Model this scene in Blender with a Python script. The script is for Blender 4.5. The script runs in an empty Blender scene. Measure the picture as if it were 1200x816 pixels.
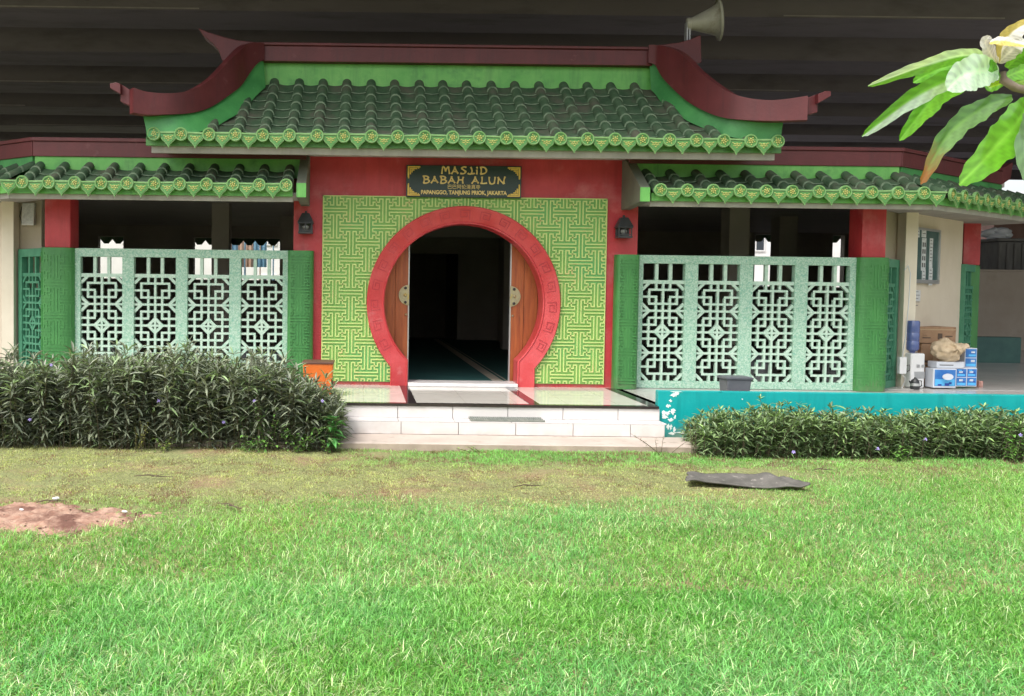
import bpy, math, random
import numpy as np
from mathutils import Vector, Matrix
random.seed(7); rng = np.random.default_rng(11)
S = bpy.context.scene
COL = S.collection
PI = math.pi
R = math.radians

# ------------------------------------------------------------------ camera
F = 1003.0; PPX, PPY = 425.0, 375.0
EYE = Vector((0, 0, 1.71))
ROT = (Matrix.Rotation(R(90 - 2.0), 3, 'X') @ Matrix.Rotation(R(0.7), 3, 'Z'))
def at(px, py, Y):
    "a world point at depth Y seen at a pixel of the 1200x816 photograph (used to read real sizes off it)"
    d = ROT @ Vector(((px - PPX) / F, (PPY - py) / F, -1))
    return EYE + d * (Y / d.y)
cd = bpy.data.cameras.new('camera'); cam = bpy.data.objects.new('camera', cd); COL.objects.link(cam)
cam.matrix_world = Matrix.Translation(EYE) @ ROT.to_4x4()
cd.sensor_fit = 'HORIZONTAL'; cd.sensor_width = 36; cd.lens = F / 1200 * 36
cd.shift_x = (600 - PPX) / 1200; cd.shift_y = -(408 - PPY) / 1200
cd.clip_start = 0.05; cd.clip_end = 2000
S.camera = cam

# ------------------------------------------------------------------ materials
def rgb(c): return (c[0], c[1], c[2], 1)
def mat(name, c, rough=.6, c2=None, scale=4, detail=6, lo=.35, hi=.65, bump=0, bscale=40, spec=.5, metal=0,
        c3=None, s3=1.2, lo3=.55, hi3=.7, coat=0, trans=0, stretch=None, emit=None, streak=None, base=None):
    m = bpy.data.materials.new(name); m.use_nodes = True
    nt = m.node_tree; n = nt.nodes; l = nt.links
    b = n['Principled BSDF']
    b.inputs['Roughness'].default_value = rough
    b.inputs['Specular IOR Level'].default_value = spec
    b.inputs['Metallic'].default_value = metal
    if coat: b.inputs['Coat Weight'].default_value = coat; b.inputs['Coat Roughness'].default_value = .08
    b.inputs['Base Color'].default_value = rgb(c)
    tc = n.new('ShaderNodeTexCoord'); src = tc.outputs['Object']
    if stretch:
        mp = n.new('ShaderNodeMapping'); mp.inputs['Scale'].default_value = stretch
        l.new(src, mp.inputs['Vector']); src = mp.outputs['Vector']
    out = None
    def noise(sc, det=6):
        t = n.new('ShaderNodeTexNoise'); t.inputs['Scale'].default_value = sc; t.inputs['Detail'].default_value = det
        t.inputs['Roughness'].default_value = .62
        l.new(src, t.inputs['Vector']); return t
    def ramp(t, a, bb):
        r = n.new('ShaderNodeMapRange'); r.inputs['From Min'].default_value = a; r.inputs['From Max'].default_value = bb
        l.new(t.outputs['Fac'], r.inputs['Value']); return r
    if c2:
        r = ramp(noise(scale, detail), lo, hi)
        mx = n.new('ShaderNodeMix'); mx.data_type = 'RGBA'
        mx.inputs['A'].default_value = rgb(c); mx.inputs['B'].default_value = rgb(c2)
        l.new(r.outputs['Result'], mx.inputs['Factor']); out = mx.outputs['Result']
        if c3:
            r3 = ramp(noise(s3, 8), lo3, hi3)
            m3 = n.new('ShaderNodeMix'); m3.data_type = 'RGBA'
            l.new(out, m3.inputs['A']); m3.inputs['B'].default_value = rgb(c3)
            l.new(r3.outputs['Result'], m3.inputs['Factor']); out = m3.outputs['Result']
        l.new(out, b.inputs['Base Color'])
    if streak or base:
        if out is None:
            rg = n.new('ShaderNodeRGB'); rg.outputs[0].default_value = rgb(c); out = rg.outputs[0]
        mp2 = n.new('ShaderNodeMapping'); l.new(tc.outputs['Object'], mp2.inputs['Vector'])
        t = n.new('ShaderNodeTexNoise'); t.inputs['Detail'].default_value = 5; t.inputs['Roughness'].default_value = .7; l.new(mp2.outputs['Vector'], t.inputs['Vector'])
        if streak:      # rain streaks running down the surface
            sc, a_, b_, fac = streak; mp2.inputs['Scale'].default_value = (4.3, 4.3, .45); t.inputs['Scale'].default_value = 1.6
            r = ramp(t, a_, b_); k = n.new('ShaderNodeMath'); k.operation = 'MULTIPLY'; k.inputs[1].default_value = fac; l.new(r.outputs['Result'], k.inputs[0])
            m4 = n.new('ShaderNodeMix'); m4.data_type = 'RGBA'; l.new(out, m4.inputs['A']); m4.inputs['B'].default_value = rgb(sc); l.new(k.outputs[0], m4.inputs['Factor']); out = m4.outputs['Result']
        if base:        # mud splashed on the lowest part: colour, height of foot, how far up
            bc, z0, z1, fac = base
            sp = n.new('ShaderNodeSeparateXYZ'); l.new(tc.outputs['Object'], sp.inputs['Vector'])
            r = n.new('ShaderNodeMapRange'); r.inputs['From Min'].default_value = z1; r.inputs['From Max'].default_value = z0; l.new(sp.outputs['Z'], r.inputs['Value'])
            t2 = n.new('ShaderNodeTexNoise'); t2.inputs['Scale'].default_value = 7; t2.inputs['Detail'].default_value = 8; l.new(tc.outputs['Object'], t2.inputs['Vector'])
            r2 = ramp(t2, .38, .62); k = n.new('ShaderNodeMath'); k.operation = 'MULTIPLY'; l.new(r.outputs['Result'], k.inputs[0]); l.new(r2.outputs['Result'], k.inputs[1])
            k2 = n.new('ShaderNodeMath'); k2.operation = 'MULTIPLY'; k2.inputs[1].default_value = fac; l.new(k.outputs[0], k2.inputs[0])
            m5 = n.new('ShaderNodeMix'); m5.data_type = 'RGBA'; l.new(out, m5.inputs['A']); m5.inputs['B'].default_value = rgb(bc); l.new(k2.outputs[0], m5.inputs['Factor']); out = m5.outputs['Result']
        l.new(out, b.inputs['Base Color'])
    if bump:
        bt = noise(bscale, 5)
        bp = n.new('ShaderNodeBump'); bp.inputs['Strength'].default_value = bump; bp.inputs['Distance'].default_value = .01
        l.new(bt.outputs['Fac'], bp.inputs['Height']); l.new(bp.outputs['Normal'], b.inputs['Normal'])
    return m
def leafmat(name, rough=.4, trans=.35, spec=.5, tr=(1.5, 1.6, .6, 1)):
    "leaf colour is stored per leaf in the mesh attribute 'tint'"
    m = bpy.data.materials.new(name); m.use_nodes = True
    nt = m.node_tree; n = nt.nodes; l = nt.links
    b = n['Principled BSDF']; b.inputs['Roughness'].default_value = rough; b.inputs['Specular IOR Level'].default_value = spec
    a = n.new('ShaderNodeAttribute'); a.attribute_name = 'tint'
    l.new(a.outputs['Color'], b.inputs['Base Color'])
    t = n.new('ShaderNodeBsdfTranslucent')
    g = n.new('ShaderNodeMix'); g.data_type = 'RGBA'; g.blend_type = 'MULTIPLY'; g.inputs['Factor'].default_value = 1
    l.new(a.outputs['Color'], g.inputs['A']); g.inputs['B'].default_value = tr
    l.new(g.outputs['Result'], t.inputs['Color'])
    ms = n.new('ShaderNodeMixShader'); ms.inputs['Fac'].default_value = trans
    l.new(b.outputs['BSDF'], ms.inputs[1]); l.new(t.outputs['BSDF'], ms.inputs[2])
    l.new(ms.outputs['Shader'], n['Material Output'].inputs['Surface'])
    return m
def tilefloor(name, c, c2, grout, sx, sy, rough, ox=0, oy=0, gw=.004):
    m = mat(name, c, rough, c2, 1.5, 4)
    nt = m.node_tree; n = nt.nodes; l = nt.links; b = n['Principled BSDF']
    src = b.inputs['Base Color'].links[0].from_socket
    tc = n.new('ShaderNodeTexCoord'); sp = n.new('ShaderNodeSeparateXYZ'); l.new(tc.outputs['Object'], sp.inputs['Vector'])
    outs = []
    for ax, s, o in (('X', sx, ox), ('Y', sy, oy)):
        a = n.new('ShaderNodeMath'); a.operation = 'ADD'; a.inputs[1].default_value = 1000 * s + o; l.new(sp.outputs[ax], a.inputs[0])
        q = n.new('ShaderNodeMath'); q.operation = 'MODULO'; q.inputs[1].default_value = s; l.new(a.outputs[0], q.inputs[0])
        k = n.new('ShaderNodeMath'); k.operation = 'LESS_THAN'; k.inputs[1].default_value = gw; l.new(q.outputs[0], k.inputs[0]); outs.append(k)
    mm = n.new('ShaderNodeMath'); mm.operation = 'MAXIMUM'; l.new(outs[0].outputs[0], mm.inputs[0]); l.new(outs[1].outputs[0], mm.inputs[1])
    mx = n.new('ShaderNodeMix'); mx.data_type = 'RGBA'; l.new(src, mx.inputs['A']); mx.inputs['B'].default_value = rgb(grout)
    l.new(mm.outputs[0], mx.inputs['Factor']); l.new(mx.outputs['Result'], b.inputs['Base Color'])
    return m

M = {}
M['red'] = mat('red_paint', (.40, .022, .030), .42, (.49, .045, .052), 2.2, bump=.35, bscale=25, c3=(.52, .14, .14), s3=1.6, lo3=.54, hi3=.74, streak=((.22, .02, .022), .5, .78, .55), base=((.30, .12, .09), .40, .62, .6))
M['ring'] = mat('ring_red_paint', (.47, .034, .038), .38, (.54, .07, .075), 3, bump=.4, bscale=40, c3=(.56, .16, .16), s3=5, lo3=.6, hi3=.8, streak=((.28, .025, .028), .52, .8, .5))
M['ring2'] = mat('engraved_red', (.36, .022, .034), .5, (.47, .05, .06), 5)
M['maroon'] = mat('maroon_paint', (.092, .013, .015), .5, (.125, .020, .023), 2.5, bump=.25, bscale=30, c3=(.2, .07, .07), s3=4, lo3=.62, hi3=.8, streak=((.05, .014, .016), .5, .75, .6))
M['maroon_edge'] = mat('maroon_groove', (.34, .17, .17), .6, (.17, .04, .04), 9)
M['gstrip'] = mat('green_plaster', (.035, .19, .05), .45, (.07, .29, .08), 2.6, bump=.3, bscale=22, c3=(.16, .42, .17), s3=5, lo3=.64, hi3=.8)
M['lime'] = mat('light_green_plaster', (.10, .36, .07), .5, (.16, .44, .10), 3, bump=.3, bscale=22, c3=(.07, .26, .06), s3=4, lo3=.54, hi3=.74, streak=((.05, .16, .05), .5, .78, .6))
M['tile'] = mat('dark_roof_tile', (.040, .080, .042), .75, (.072, .122, .066), 6, bump=.3, bscale=60, spec=.2, c3=(.10, .10, .072), s3=2.2, lo3=.5, hi3=.66)
M['tilelip'] = mat('tile_lip', (.085, .14, .08), .7, (.20, .26, .17), 12, lo=.4, hi=.7)
M['disc'] = mat('eave_green', (.072, .225, .052), .4, (.10, .28, .07), 9, bump=.2, bscale=80, c3=(.05, .14, .04), s3=30, lo3=.52, hi3=.7)
M['rim'] = mat('eave_rim_green', (.15, .32, .10), .4, (.23, .40, .15), 12)
M['gold'] = mat('gold_relief', (.44, .38, .11), .4, (.46, .50, .16), 30, c3=(.45, .22, .05), s3=25)
M['fascia'] = mat('cement_fascia', (.40, .37, .33), .7, (.30, .28, .25), 3, bump=.2, streak=((.20, .18, .15), .5, .8, .5))
M['panel'] = mat('meander_ground', (.15, .33, .065), .5, (.20, .40, .09), 3, bump=.15, c3=(.12, .36, .10), s3=1.4, lo3=.48, hi3=.66)
M['fret'] = mat('meander_line', (.52, .60, .20), .5, (.44, .58, .19), 5, c3=(.60, .50, .20), s3=3, lo3=.58, hi3=.72)
M['colgreen'] = mat('column_green', (.038, .175, .045), .45, (.055, .22, .055), 3, bump=.3, bscale=30, c3=(.16, .4, .17), s3=14, lo3=.66, hi3=.8, streak=((.025, .11, .03), .5, .78, .5), base=((.16, .17, .10), .40, .6, .6))
M['colfret'] = mat('column_fret', (.045, .20, .05), .4, (.07, .25, .07), 8)
M['mint'] = mat('mint_terrazzo', (.23, .43, .30), .45, (.46, .60, .49), 55, 3, lo=.4, hi=.62, bump=.15, bscale=90, c3=(.16, .38, .29), s3=38, lo3=.54, hi3=.66)
M['grille'] = mat('mint_grille', (.38, .54, .43), .5, (.50, .63, .52), 30, 3, c3=(.28, .5, .37), s3=18, lo3=.56, hi3=.7)
M['sidelat'] = mat('shaded_green_lattice', (.05, .21, .12), .5, (.08, .27, .16), 6)  # darker green with the shade on the side screens painted in
M['cream'] = mat('cream_wall', (.66, .57, .44), .65, (.72, .63, .50), 1.4, bump=.15, bscale=30, streak=((.50, .42, .31), .54, .85, .35), base=((.36, .30, .22), .40, .7, .6))
M['creamtrim'] = mat('cream_trim', (.72, .64, .50), .55, (.78, .70, .56), 3)
M['inner'] = mat('inner_wall', (.52, .47, .41), .75, (.60, .55, .48), 1.2)
M['ceil'] = mat('ceiling', (.60, .56, .53), .8, (.66, .62, .58), 1)
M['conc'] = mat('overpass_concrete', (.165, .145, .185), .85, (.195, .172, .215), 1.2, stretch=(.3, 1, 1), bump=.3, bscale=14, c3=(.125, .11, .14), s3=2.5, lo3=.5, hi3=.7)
M['concline'] = mat('pale_joint', (.36, .33, .36), .8, (.26, .24, .26), 3)
M['step'] = mat('white_tile', (.60, .565, .55), .22, (.64, .605, .59), 1, spec=.5, c3=(.54, .50, .47), s3=2.5, lo3=.55, hi3=.75, base=((.42, .35, .28), .08, .18, .4))
M['grout'] = mat('grout', (.36, .34, .32), .8)
M['slabtop'] = mat('cement_slab', (.44, .37, .32), .8, (.52, .44, .385), 3, bump=.2, c3=(.34, .29, .24), s3=5, lo3=.56, hi3=.72)
M['slabside'] = mat('cement_side', (.42, .34, .27), .85, (.3, .24, .19), 4, bump=.4)
M['floor'] = tilefloor('polished_floor', (.58, .55, .50), (.64, .61, .56), (.36, .34, .3), .6, .6, .09, ox=-.02, oy=-.06)
M['yard'] = tilefloor('yard_floor', (.40, .38, .36), (.46, .44, .42), (.2, .19, .18), .6, .6, .22)
M['black'] = mat('black_granite', (.025, .02, .022), .12, (.04, .03, .03), 20)
M['marble'] = mat('white_marble', (.74, .72, .70), .25, (.6, .58, .57), 5)
M['teal'] = mat('teal_paint', (.0, .30, .30), .4, (.005, .345, .34), 2.5, bump=.15, bscale=30, c3=(.03, .42, .40), s3=6, lo3=.62, hi3=.8, streak=((.0, .17, .17), .5, .78, .55), base=((.20, .22, .16), .0, .28, .8))
M['peel'] = mat('bare_white_plaster', (.78, .80, .76), .8, (.62, .70, .66), 14)
M['wood'] = mat('door_wood', (.27, .062, .018), .38, (.40, .11, .03), 3, stretch=(7, 7, .6), bump=.2, bscale=12, c3=(.05, .018, .012), s3=2.6, lo3=.6, hi3=.74)
M['brass'] = mat('aged_brass', (.46, .40, .24), .35, (.34, .30, .20), 14, metal=.5, c3=(.5, .36, .05), s3=9)
M['darkmetal'] = mat('dark_metal', (.022, .024, .026), .4, (.035, .036, .038), 8)
M['glass'] = mat('lamp_glass', (.30, .30, .29), .12, (.22, .22, .22), 20)
M['signboard'] = mat('sign_board', (.013, .032, .028), .35, (.018, .042, .036), 5)
M['signgold'] = mat('sign_gold', (.70, .50, .16), .4, (.78, .60, .24), 20)
M['signgold2'] = mat('sign_gold_corner', (.66, .42, .06), .4, (.78, .56, .12), 18)
M['horn'] = mat('horn_grey', (.38, .37, .31), .45, (.30, .29, .25), 4, c3=(.2, .18, .14), s3=6)
M['galv'] = mat('galvanised', (.42, .43, .43), .4, (.32, .32, .33), 6, metal=.4)
M['white'] = mat('white_plastic', (.74, .74, .73), .35, (.68, .68, .67), 6)
M['paper'] = mat('paper', (.66, .68, .68), .7, (.5, .52, .53), 26, 2)
M['notice'] = mat('notice_glass', (.07, .13, .12), .12, (.12, .18, .17), 4)
M['alum'] = mat('aluminium', (.5, .5, .49), .35, metal=.6)
M['jug'] = mat('blue_jug', (.07, .10, .26), .2, (.10, .14, .32), 3, coat=.5)
M['card'] = mat('cardboard', (.30, .18, .10), .8, (.36, .22, .13), 4, c3=(.22, .13, .07), s3=7)
M['tape'] = mat('packing_tape', (.42, .29, .17), .35)
M['blue'] = mat('blue_print', (.03, .15, .45), .4, (.06, .24, .55), 6)
M['cyan'] = mat('cyan_print', (.10, .45, .80), .4)
M['cwhite'] = mat('carton_white', (.58, .61, .66), .45)
M['navy'] = mat('navy_print', (.02, .06, .32), .4)
M['sack'] = mat('beige_cloth', (.50, .38, .24), .85, (.60, .48, .33), 9, bump=.5, bscale=25)
M['orange'] = mat('orange_plastic', (.62, .15, .025), .4, (.55, .12, .02), 3)
M['bin'] = mat('grey_bucket', (.09, .095, .11), .4, (.12, .125, .14), 5)
M['rubber'] = mat('old_rubber', (.08, .076, .068), .8, (.13, .122, .11), 8, bump=.6, bscale=35, c3=(.28, .26, .23), s3=18, lo3=.6, hi3=.7)
M['grate'] = mat('grate', (.16, .18, .16), .55, (.25, .26, .23), 8)
M['tan'] = mat('tan_plaster', (.30, .25, .20), .85, (.35, .30, .245), 1.2, bump=.2, c3=(.24, .2, .16), s3=.7)
M['brick'] = mat('pinkish_cladding', (.34, .20, .17), .8, (.42, .27, .23), 3)
M['greyblock'] = mat('weathered_grey', (.10, .10, .095), .85, (.16, .155, .15), 4, stretch=(1, 1, .3))
M['roofgrey'] = mat('grey_sheet_roof', (.34, .34, .35), .5, (.44, .44, .45), 2)
M['housewhite'] = mat('house_white', (.76, .76, .74), .7, (.68, .68, .66), 1)
M['houseblue'] = mat('house_blue', (.18, .40, .58), .6, (.25, .46, .62), 1)
M['housepeach'] = mat('house_peach', (.72, .50, .38), .7, (.65, .45, .34), 1)
M['window'] = mat('dark_window', (.05, .06, .07), .15)
M['carpet'] = mat('teal_carpet', (.012, .075, .07), .8, (.018, .095, .085), 3)
M['carpetline'] = mat('carpet_border', (.42, .38, .30), .5, (.34, .30, .24), 9)
M['leaf'] = leafmat('hedge_leaf', .36, .12)
M['grassm'] = leafmat('grass_blade', .5, .35)
M['bigleaf'] = leafmat('broad_leaf', .28, .38, .6)
M['petal'] = leafmat('petal', .5, .25, tr=(1.1, 1.05, .9, 1))
M['stem'] = mat('hedge_stem', (.07, .05, .035), .8, (.1, .09, .05), 20)
M['bark'] = mat('grey_bark', (.20, .15, .11), .8, (.28, .22, .17), 20, bump=.4)
M['flower'] = mat('violet_petal', (.33, .26, .62), .6, (.42, .34, .70), 30)
M['litter'] = mat('white_litter', (.80, .80, .80), .6)
M['twig'] = mat('twig', (.10, .07, .05), .9)
M['dirt'] = mat('bare_dirt', (.30, .16, .11), .95, (.46, .31, .23), 14, bump=1, bscale=45, c3=(.15, .07, .05), s3=4, lo3=.48, hi3=.62)

# ------------------------------------------------------------------ mesh builder
class MB:
    def __init__(s, fr=None): s.v = []; s.f = []; s.m = []; s.fr = fr
    def pt(s, p):
        s.v.append(tuple(s.fr(*p)) if s.fr else tuple(p)); return len(s.v) - 1
    def face(s, idx, mi=0): s.f.append(tuple(idx)); s.m.append(mi)
    def quad(s, a, b, c, d, mi=0): s.face([s.pt(p) for p in (a, b, c, d)], mi)
    def box(s, x0, x1, y0, y1, z0, z1, mi=0, rz=0, c=None):
        ps = [(x0, y0, z0), (x1, y0, z0), (x1, y1, z0), (x0, y1, z0), (x0, y0, z1), (x1, y0, z1), (x1, y1, z1), (x0, y1, z1)]
        if rz:
            cx, cy = c if c else ((x0 + x1) / 2, (y0 + y1) / 2); ca, sa = math.cos(rz), math.sin(rz)
            ps = [(cx + (x - cx) * ca - (y - cy) * sa, cy + (x - cx) * sa + (y - cy) * ca, z) for x, y, z in ps]
        i = [s.pt(p) for p in ps]
        for q in ((0, 3, 2, 1), (4, 5, 6, 7), (0, 1, 5, 4), (1, 2, 6, 5), (2, 3, 7, 6), (3, 0, 4, 7)): s.face([i[k] for k in q], mi)
    def hexa(s, b, t, mi=0):
        "b, t: 4 points each (bottom loop, top loop)"
        i = [s.pt(p) for p in b] + [s.pt(p) for p in t]
        for q in ((0, 3, 2, 1), (4, 5, 6, 7), (0, 1, 5, 4), (1, 2, 6, 5), (2, 3, 7, 6), (3, 0, 4, 7)): s.face([i[k] for k in q], mi)
    def prism(s, poly, y0, y1, mi=0, mside=None):
        "poly in (x,z), extruded along y"
        a = [s.pt((x, y0, z)) for x, z in poly]; b = [s.pt((x, y1, z)) for x, z in poly]; n = len(poly)
        s.face(a, mi); s.face(b[::-1], mi)
        for k in range(n): s.face([a[k], b[k], b[(k + 1) % n], a[(k + 1) % n]], mi if mside is None else mside)
    def prismx(s, poly, x0, x1, mi=0):
        "poly in (y,z), extruded along x"
        a = [s.pt((x0, y, z)) for y, z in poly]; b = [s.pt((x1, y, z)) for y, z in poly]; n = len(poly)
        s.face(a[::-1], mi); s.face(b, mi)
        for k in range(n): s.face([a[k], a[(k + 1) % n], b[(k + 1) % n], b[k]], mi)
    def prismz(s, poly, z0, z1, mi=0):
        a = [s.pt((x, y, z0)) for x, y in poly]; b = [s.pt((x, y, z1)) for x, y in poly]; n = len(poly)
        s.face(a[::-1], mi); s.face(b, mi)
        for k in range(n): s.face([a[k], a[(k + 1) % n], b[(k + 1) % n], b[k]], mi)
    def tube(s, path, rad, n=8, mi=0, cap=True):
        path = [Vector(p) for p in path]; rr = rad if hasattr(rad, '__len__') else [rad] * len(path)
        rings = []
        for k, p in enumerate(path):
            d = (path[min(k + 1, len(path) - 1)] - path[max(k - 1, 0)]).normalized()
            u = d.cross(Vector((0, 0, 1)));
            if u.length < .05: u = d.cross(Vector((0, 1, 0)))
            u.normalize(); w = u.cross(d)
            rings.append([s.pt(p + (u * math.cos(2 * PI * j / n) + w * math.sin(2 * PI * j / n)) * rr[k]) for j in range(n)])
        for k in range(len(rings) - 1):
            for j in range(n): s.face([rings[k][j], rings[k][(j + 1) % n], rings[k + 1][(j + 1) % n], rings[k + 1][j]], mi)
        if cap: s.face(rings[0][::-1], mi); s.face(rings[-1], mi)
    def lathe(s, prof, o=(0, 0, 0), ax=(0, 0, 1), n=20, mi=0, cap=True):
        "prof: (r, h) along axis ax from o"
        ax = Vector(ax).normalized(); o = Vector(o)
        u = ax.cross(Vector((0, 0, 1)))
        if u.length < .05: u = Vector((1, 0, 0))
        u.normalize(); w = ax.cross(u); rings = []
        for r, h in prof:
            rings.append([s.pt(o + ax * h + (u * math.cos(2 * PI * j / n) + w * math.sin(2 * PI * j / n)) * r) for j in range(n)])
        for k in range(len(rings) - 1):
            for j in range(n): s.face([rings[k][j], rings[k][(j + 1) % n], rings[k + 1][(j + 1) % n], rings[k + 1][j]], mi)
        if cap: s.face(rings[0][::-1], mi); s.face(rings[-1], mi)
    def ball(s, c, r, n=8, mi=0, sq=(1, 1, 1)):
        c = Vector(c); rows = []
        for i in range(1, n // 2 + 1):
            th = PI * i / (n // 2 + 1)
            rows.append([s.pt((c.x + r * sq[0] * math.sin(th) * math.cos(2 * PI * j / n), c.y + r * sq[1] * math.sin(th) * math.sin(2 * PI * j / n), c.z + r * sq[2] * math.cos(th))) for j in range(n)])
        t = s.pt((c.x, c.y, c.z + r * sq[2])); b = s.pt((c.x, c.y, c.z - r * sq[2]))
        for j in range(n): s.face([t, rows[0][j], rows[0][(j + 1) % n]], mi); s.face([b, rows[-1][(j + 1) % n], rows[-1][j]], mi)
        for k in range(len(rows) - 1):
            for j in range(n): s.face([rows[k][j], rows[k + 1][j], rows[k + 1][(j + 1) % n], rows[k][(j + 1) % n]], mi)
    def build(s, name, mats, parent=None, smooth=False, bevel=0, fix=True):
        if not isinstance(mats, (list, tuple)): mats = [mats]
        me = bpy.data.meshes.new(name); me.from_pydata(s.v, [], s.f)
        for m in mats: me.materials.append(m)
        me.polygons.foreach_set('material_index', s.m)
        if smooth: me.polygons.foreach_set('use_smooth', [True] * len(s.f))
        if fix:
            import bmesh
            bm = bmesh.new(); bm.from_mesh(me); bmesh.ops.recalc_face_normals(bm, faces=bm.faces); bm.to_mesh(me); bm.free()
        me.update()
        o = bpy.data.objects.new(name, me); COL.objects.link(o)
        if parent: o.parent = parent
        if smooth == 'auto':
            me.set_sharp_from_angle(angle=R(38))
        if bevel:
            b = o.modifiers.new('bevel', 'BEVEL'); b.width = bevel; b.segments = 2; b.limit_method = 'ANGLE'; b.angle_limit = R(40)
            b.harden_normals = False
        return o
def tag(o, label=None, cat=None, group=None, kind=None):
    if label: o['label'] = label
    if cat: o['category'] = cat
    if group: o['group'] = group
    if kind: o['kind'] = kind
    return o
def empty(name, label, cat, group=None, loc=(0, 0, 0)):
    o = bpy.data.objects.new(name, None); COL.objects.link(o); o.location = loc; o.empty_display_size = .2
    return tag(o, label, cat, group)
def copy_tree(o, parent=None, off=None):
    c = o.copy(); COL.objects.link(c); c.parent = parent
    for ch in list(o.children): copy_tree(ch, c)
    return c
def rawmesh(name, V, Fq, tint=None, m=None, parent=None, smooth=False):
    "V (n,3) numpy, Fq (k,4) or (k,3) numpy faces, tint (n,3)"
    me = bpy.data.meshes.new(name); k = Fq.shape[1]
    me.vertices.add(len(V)); me.vertices.foreach_set('co', V.astype(np.float32).ravel())
    me.loops.add(Fq.size); me.loops.foreach_set('vertex_index', Fq.astype(np.int32).ravel())
    me.polygons.add(len(Fq)); me.polygons.foreach_set('loop_start', np.arange(0, Fq.size, k, dtype=np.int32))
    me.update(calc_edges=True)
    if smooth: me.polygons.foreach_set('use_smooth', np.ones(len(Fq), bool))
    if tint is not None:
        a = me.color_attributes.new('tint', 'FLOAT_COLOR', 'POINT')
        c = np.ones((len(V), 4), np.float32); c[:, :3] = tint; a.data.foreach_set('color', c.ravel())
    if m: me.materials.append(m)
    o = bpy.data.objects.new(name, me); COL.objects.link(o)
    if parent: o.parent = parent
    return o

# ------------------------------------------------------------------ patterns
def sayagata(x0, x1, z0, z1, cx, cz, u):
    "axis-aligned segments of the interlocking fret inside a rectangle: (xa, za, xb, zb)"
    segs = []
    ni = int(max(abs(x0 - cx), abs(x1 - cx)) / (5 * u)) + 2; nj = int(max(abs(z0 - cz), abs(z1 - cz)) / (5 * u)) + 2
    for i in range(-ni, ni + 1):
        for j in range(-nj, nj + 1):
            ox, oz = cx + i * 5 * u, cz + j * 5 * u
            ls = []
            for a in (1, -1):
                ls.append(((.5 * a, -3.5), (.5 * a, 3.5)))
                for b in (1, -1):
                    ls.append(((.5 * a, 3.5 * b), (1.5 * a, 3.5 * b))); ls.append(((1.5 * a, 3.5 * b), (1.5 * a, 2.5 * b))); ls.append(((1.5 * a, 2.5 * b), (2.5 * a, 2.5 * b)))
            for (p, q) in ls:
                if (i + j) % 2 == 0: p = (p[1], p[0]); q = (q[1], q[0])
                xa, xb = sorted((ox + p[0] * u, ox + q[0] * u)); za, zb = sorted((oz + p[1] * u, oz + q[1] * u))
                xa2, xb2, za2, zb2 = max(xa, x0), min(xb, x1), max(za, z0), min(zb, z1)
                if xa2 > xb2 + 1e-6 or za2 > zb2 + 1e-6: continue
                if abs(xb2 - xa2) < 1e-4 and abs(zb2 - za2) < 1e-4: continue
                segs.append((xa2, za2, xb2, zb2))
    return segs
# ================================================================== THE MOSQUE
CX = 1.382
mosque = empty('mosque', 'red, green and yellow mosque with a round moon gate and dark tiled Chinese roofs', 'mosque', loc=(CX, 12, 0))
INV = Matrix.Translation((-CX, -12, 0))
ALLPARTS = []
_b0 = MB.build
def part(mb, name, mats, parent=None, **k):
    "a part of the mosque; vertices are written in world coordinates, the thing's empty sits at its base"
    o = _b0(mb, name, mats, None, **k)
    p = parent or mosque
    o.parent = p
    if p is mosque: o.matrix_parent_inverse = Matrix.Identity(4); o.location = (-CX, -12, 0)
    return o
FZ = .40            # floor level
def keyhole(r, hw, zb, n=56):
    a0 = -math.acos(hw / r); a1 = PI - a0
    return [(CX + hw, zb)] + [(CX + r * math.cos(a0 + (a1 - a0) * k / n), 1.544 + r * math.sin(a0 + (a1 - a0) * k / n)) for k in range(n + 1)] + [(CX - hw, zb)]
# --- red wall with the moon gate
WX0, WX1 = -.965, 3.765
kin = keyhole(1.10, .765, FZ); kout = keyhole(1.33, .994, FZ)
mb = MB(); mb.prism([(WX0, FZ), (CX - .765, FZ)] + kin[::-1][1:-1] + [(CX + .765, FZ), (WX1, FZ), (WX1, 3.62), (WX0, 3.62)], 11.80, 12.0)
part(mb, 'portal_wall', M['red'])
PX0, PX1, PZ0, PZ1 = -.565, 3.335, .447, 3.0
kp = keyhole(1.32, .985, PZ0)
mb = MB(); mb.prism([(PX0, PZ0), (CX - .985, PZ0)] + kp[::-1][1:-1] + [(CX + .985, PZ0), (PX1, PZ0), (PX1, PZ1), (PX0, PZ1)], 11.786, 11.80)
panel = part(mb, 'meander_panel', M['panel'])
mb = MB(); w = .0082
def inring(x, z):
    dx, dz = abs(x - CX), z - 1.544
    return (dx * dx + dz * dz < 1.315 ** 2 and z > .6) or (dx < .985 and z < .75)
for (xa, za, xb, zb) in sayagata(PX0 + .012, PX1 - .012, PZ0 + .012, PZ1 - .012, -.169, 2.576, .045):
    ln = max(xb - xa, zb - za); n = max(1, int(ln / .04)); run = None; horiz = xb - xa > zb - za
    keep = []
    for k in range(n):
        t = (k + .5) / n; keep.append(not inring(xa + (xb - xa) * t, za + (zb - za) * t))
    k = 0
    while k < n:
        if keep[k]:
            j = k
            while j < n and keep[j]: j += 1
            a, b = k / n, j / n
            X0, X1, Z0, Z1 = xa + (xb - xa) * a, xa + (xb - xa) * b, za + (zb - za) * a, za + (zb - za) * b
            if horiz: mb.box(X0 - w, X1 + w, 11.774, 11.788, Z0 - w, Z0 + w)
            else: mb.box(X0 - w, X0 + w, 11.7755, 11.7885, Z0 - w, Z1 + w)
            k = j
        else: k += 1
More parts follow.
